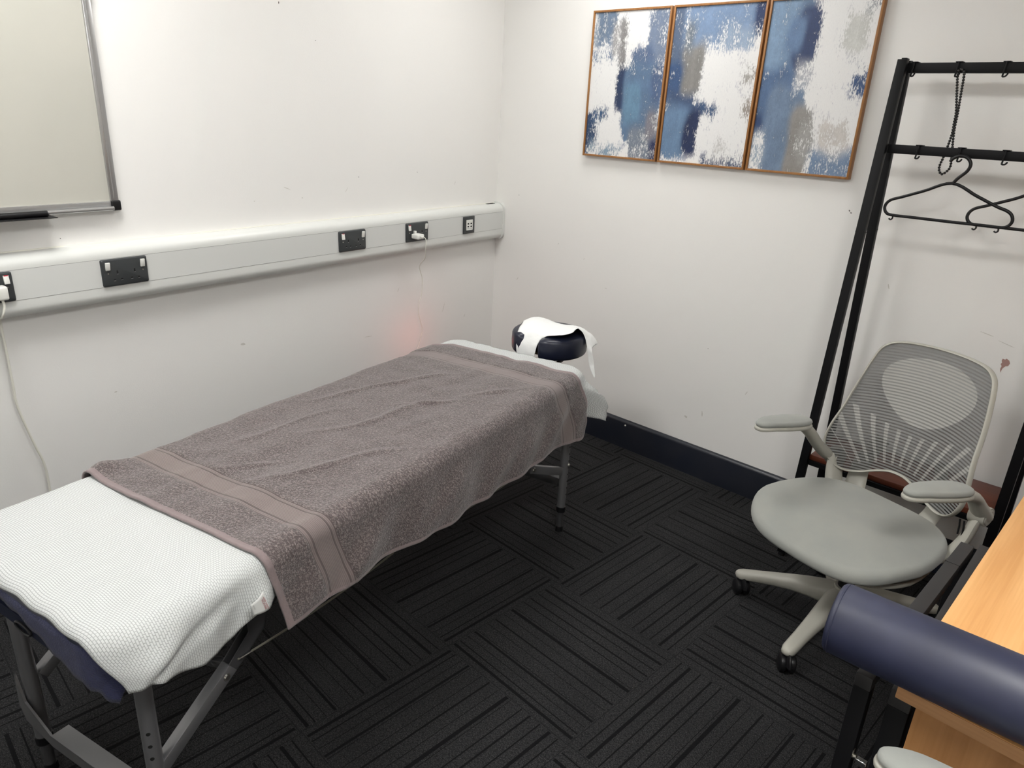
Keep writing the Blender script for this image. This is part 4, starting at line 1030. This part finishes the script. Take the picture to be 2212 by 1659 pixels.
# ---------------------------------------------------------------- desk, frames, bolster
dk = thing('desk', 'beech laminate desk in the lower right corner with the navy bolster on it', 'desk', (2.628, -1.733, 0), R(-1.2))
bm = NB(); box(bm, 0, .80, 0, 1.22, .705, .730, .0015, 2); top = obj('desktop', bm, 'beech', dk)
bm = NB(); box(bm, .0008, .7992, -.0010, .0006, .7062, .7288, 0); obj('edge_band', bm, 'beech_edge', top)
for y in (.012, 1.185):
    bm = NB(); box(bm, .030, .764, y, y + .022, .0, .705, .001, 1); obj('end_panel', bm, 'beech_panel_shaded', dk)
bm = NB(); box(bm, .70, .72, .034, 1.185, .30, .705, .001, 1); obj('back_panel', bm, 'beech_panel_shaded', dk)
def uframe(label, x, y0, y1, w, rz, m, joint):
    t = thing('steel_frame', label, 'table frame', (x, y0, 0), rz, 'black steel leg frames beside the desk')
    bm = NB(); box(bm, -w / 2, w / 2, 0, y1 - y0, .702 - w, .702, .0015, 2); r_ = obj('top_rail', bm, m, t)
    if joint: 
        bm = NB(); box(bm, -w / 2 - .0004, w / 2 + .0004, joint, joint + .0012, .702 - w - .0004, .7024); obj('joint_seam', bm, 'hole', r_)
    for y in (0, y1 - y0 - w):
        bm = NB(); box(bm, -w / 2, w / 2, y, y + w, w, .702 - w, .0015, 2); obj('leg', bm, 'black_steel', t)
    bm = NB(); box(bm, -w / 2, w / 2, 0, y1 - y0, .0, w, .0015, 2); obj('foot_rail', bm, 'black_steel', t)
    return t
fa = uframe('slim black steel leg frame furthest from the desk, standing free between desk and swivel chair', 2.5765, -1.715, -1.11, .027, R(-2.0), 'dark_steel', .49)
fb_ = uframe('black steel leg frame tucked against the left edge of the desk', 2.6345, -1.712, -1.09, .033, 0, 'dark_steel', 0)
bm = NB(); cyl(bm, (.0135, .008, .530), (.020, .008, .532), .0045, n=12); box(bm, .012, .014, .003, .012, .528, .545, .0005, 1); obj('bolt', bm, 'screw', fa)
bm = NB(); box(bm, .0195, .038, .003, .014, .520, .532, .001, 1); obj('bracket', bm, 'steel_shine', fa)
bo = thing('bolster', 'navy vinyl cylindrical bolster lying across the near edge of the desk', 'bolster', (2.508, -1.7235, .7305), R(2.9))
bm = NB(); Rb = .0600; prof = [(.0, 0), (0.0008, .020), (.0015, .048), (.003, .055), (.006, .0585), (.010, .0595), (.0115, .0590), (.0130, .0600), (.30, .0602), (.587, .06), (.5885, .059), (.59, .0595), (.597, .055), (.599, .02), (.60, 0)]
prev = None; n = 48
for x, r_ in prof:
    if r_ == 0:
        v = bm.verts.new((x, 0, Rb))
        if prev:
            for i in range(n): bm.faces.new((prev[i], prev[(i + 1) % n], v))
        first = v; ring = None; prev0 = v; 
        continue
    ring = [bm.verts.new((x, r_ * math.cos(2 * PI * i / n), Rb + r_ * math.sin(2 * PI * i / n) - (.0 if math.sin(2 * PI * i / n) > -.96 else -.0008))) for i in range(n)]
    if prev:
        for i in range(n): bm.faces.new((prev[i], prev[(i + 1) % n], ring[(i + 1) % n], ring[i]))
    else:
        for i in range(n): bm.faces.new((first, ring[i], ring[(i + 1) % n]))
    prev = ring
obj('bolster_body', bm, 'bolster', bo, angle=60)
bm = NB(); tube(bm, [Vector((.0112, .0597 * math.cos(2 * PI * i / 96), Rb + .0597 * math.sin(2 * PI * i / 96))) for i in range(96)], .0010, 6, closed=True); obj('end_seam', bm, 'bolster', bo)

# ---------------------------------------------------------------- lights
PANELS = [(.95, -2.35, LP1), (3.0, -2.35, LP2), (.95, -.55, LP4), (2.0, -3.95, LP3)]
for i, (x, y, st) in enumerate(PANELS):
    t = thing('ceiling_light', ('square ceiling light panel over the head end of the couch', 'square ceiling light panel over the desk side of the room', 'square ceiling light panel near the room corner', 'square ceiling light panel behind the camera')[i], 'ceiling light', (x, y, CEIL))
    bm = NB(); h_ = .298
    for a in ((-h_, h_, -h_, -h_ + .02), (-h_, h_, h_ - .02, h_), (-h_, -h_ + .02, -h_ + .02, h_ - .02), (h_ - .02, h_, -h_ + .02, h_ - .02)): box(bm, *a, -.014, 0, .001, 1)
    obj('light_frame', bm, 'white_plastic', t)
    bm = NB(); box(bm, -h_ + .02, h_ - .02, -h_ + .02, h_ - .02, -.010, -.002); obj('diffuser', bm, emis('panel_glow_%d' % i, (1., .99, .965), st), t, smooth=False)
# small red heat lamp glow low behind the couch
ld = bpy.data.lights.new('red_lamp', 'POINT'); ld.color = (1, .12, .08); ld.energy = REDP; ld.shadow_soft_size = .03
lo = bpy.data.objects.new('red_lamp', ld); C.objects.link(lo); lo.location = W(.66, .19, .50)
lo['label'] = 'small red lamp glowing low between couch and left wall'; lo['category'] = 'lamp'

w = bpy.data.worlds.new('world'); bpy.context.scene.world = w; w.use_nodes = True
w.node_tree.nodes['Background'].inputs[0].default_value = (.8, .85, .9, 1); w.node_tree.nodes['Background'].inputs[1].default_value = .15
vs = bpy.context.scene.view_settings
vs.view_transform = 'Standard'; vs.look = 'None'; vs.gamma = 1; vs.use_curve_mapping = False; vs.exposure = EXPO
bpy.context.scene.cycles.max_bounces = 10; bpy.context.scene.cycles.transparent_max_bounces = 16
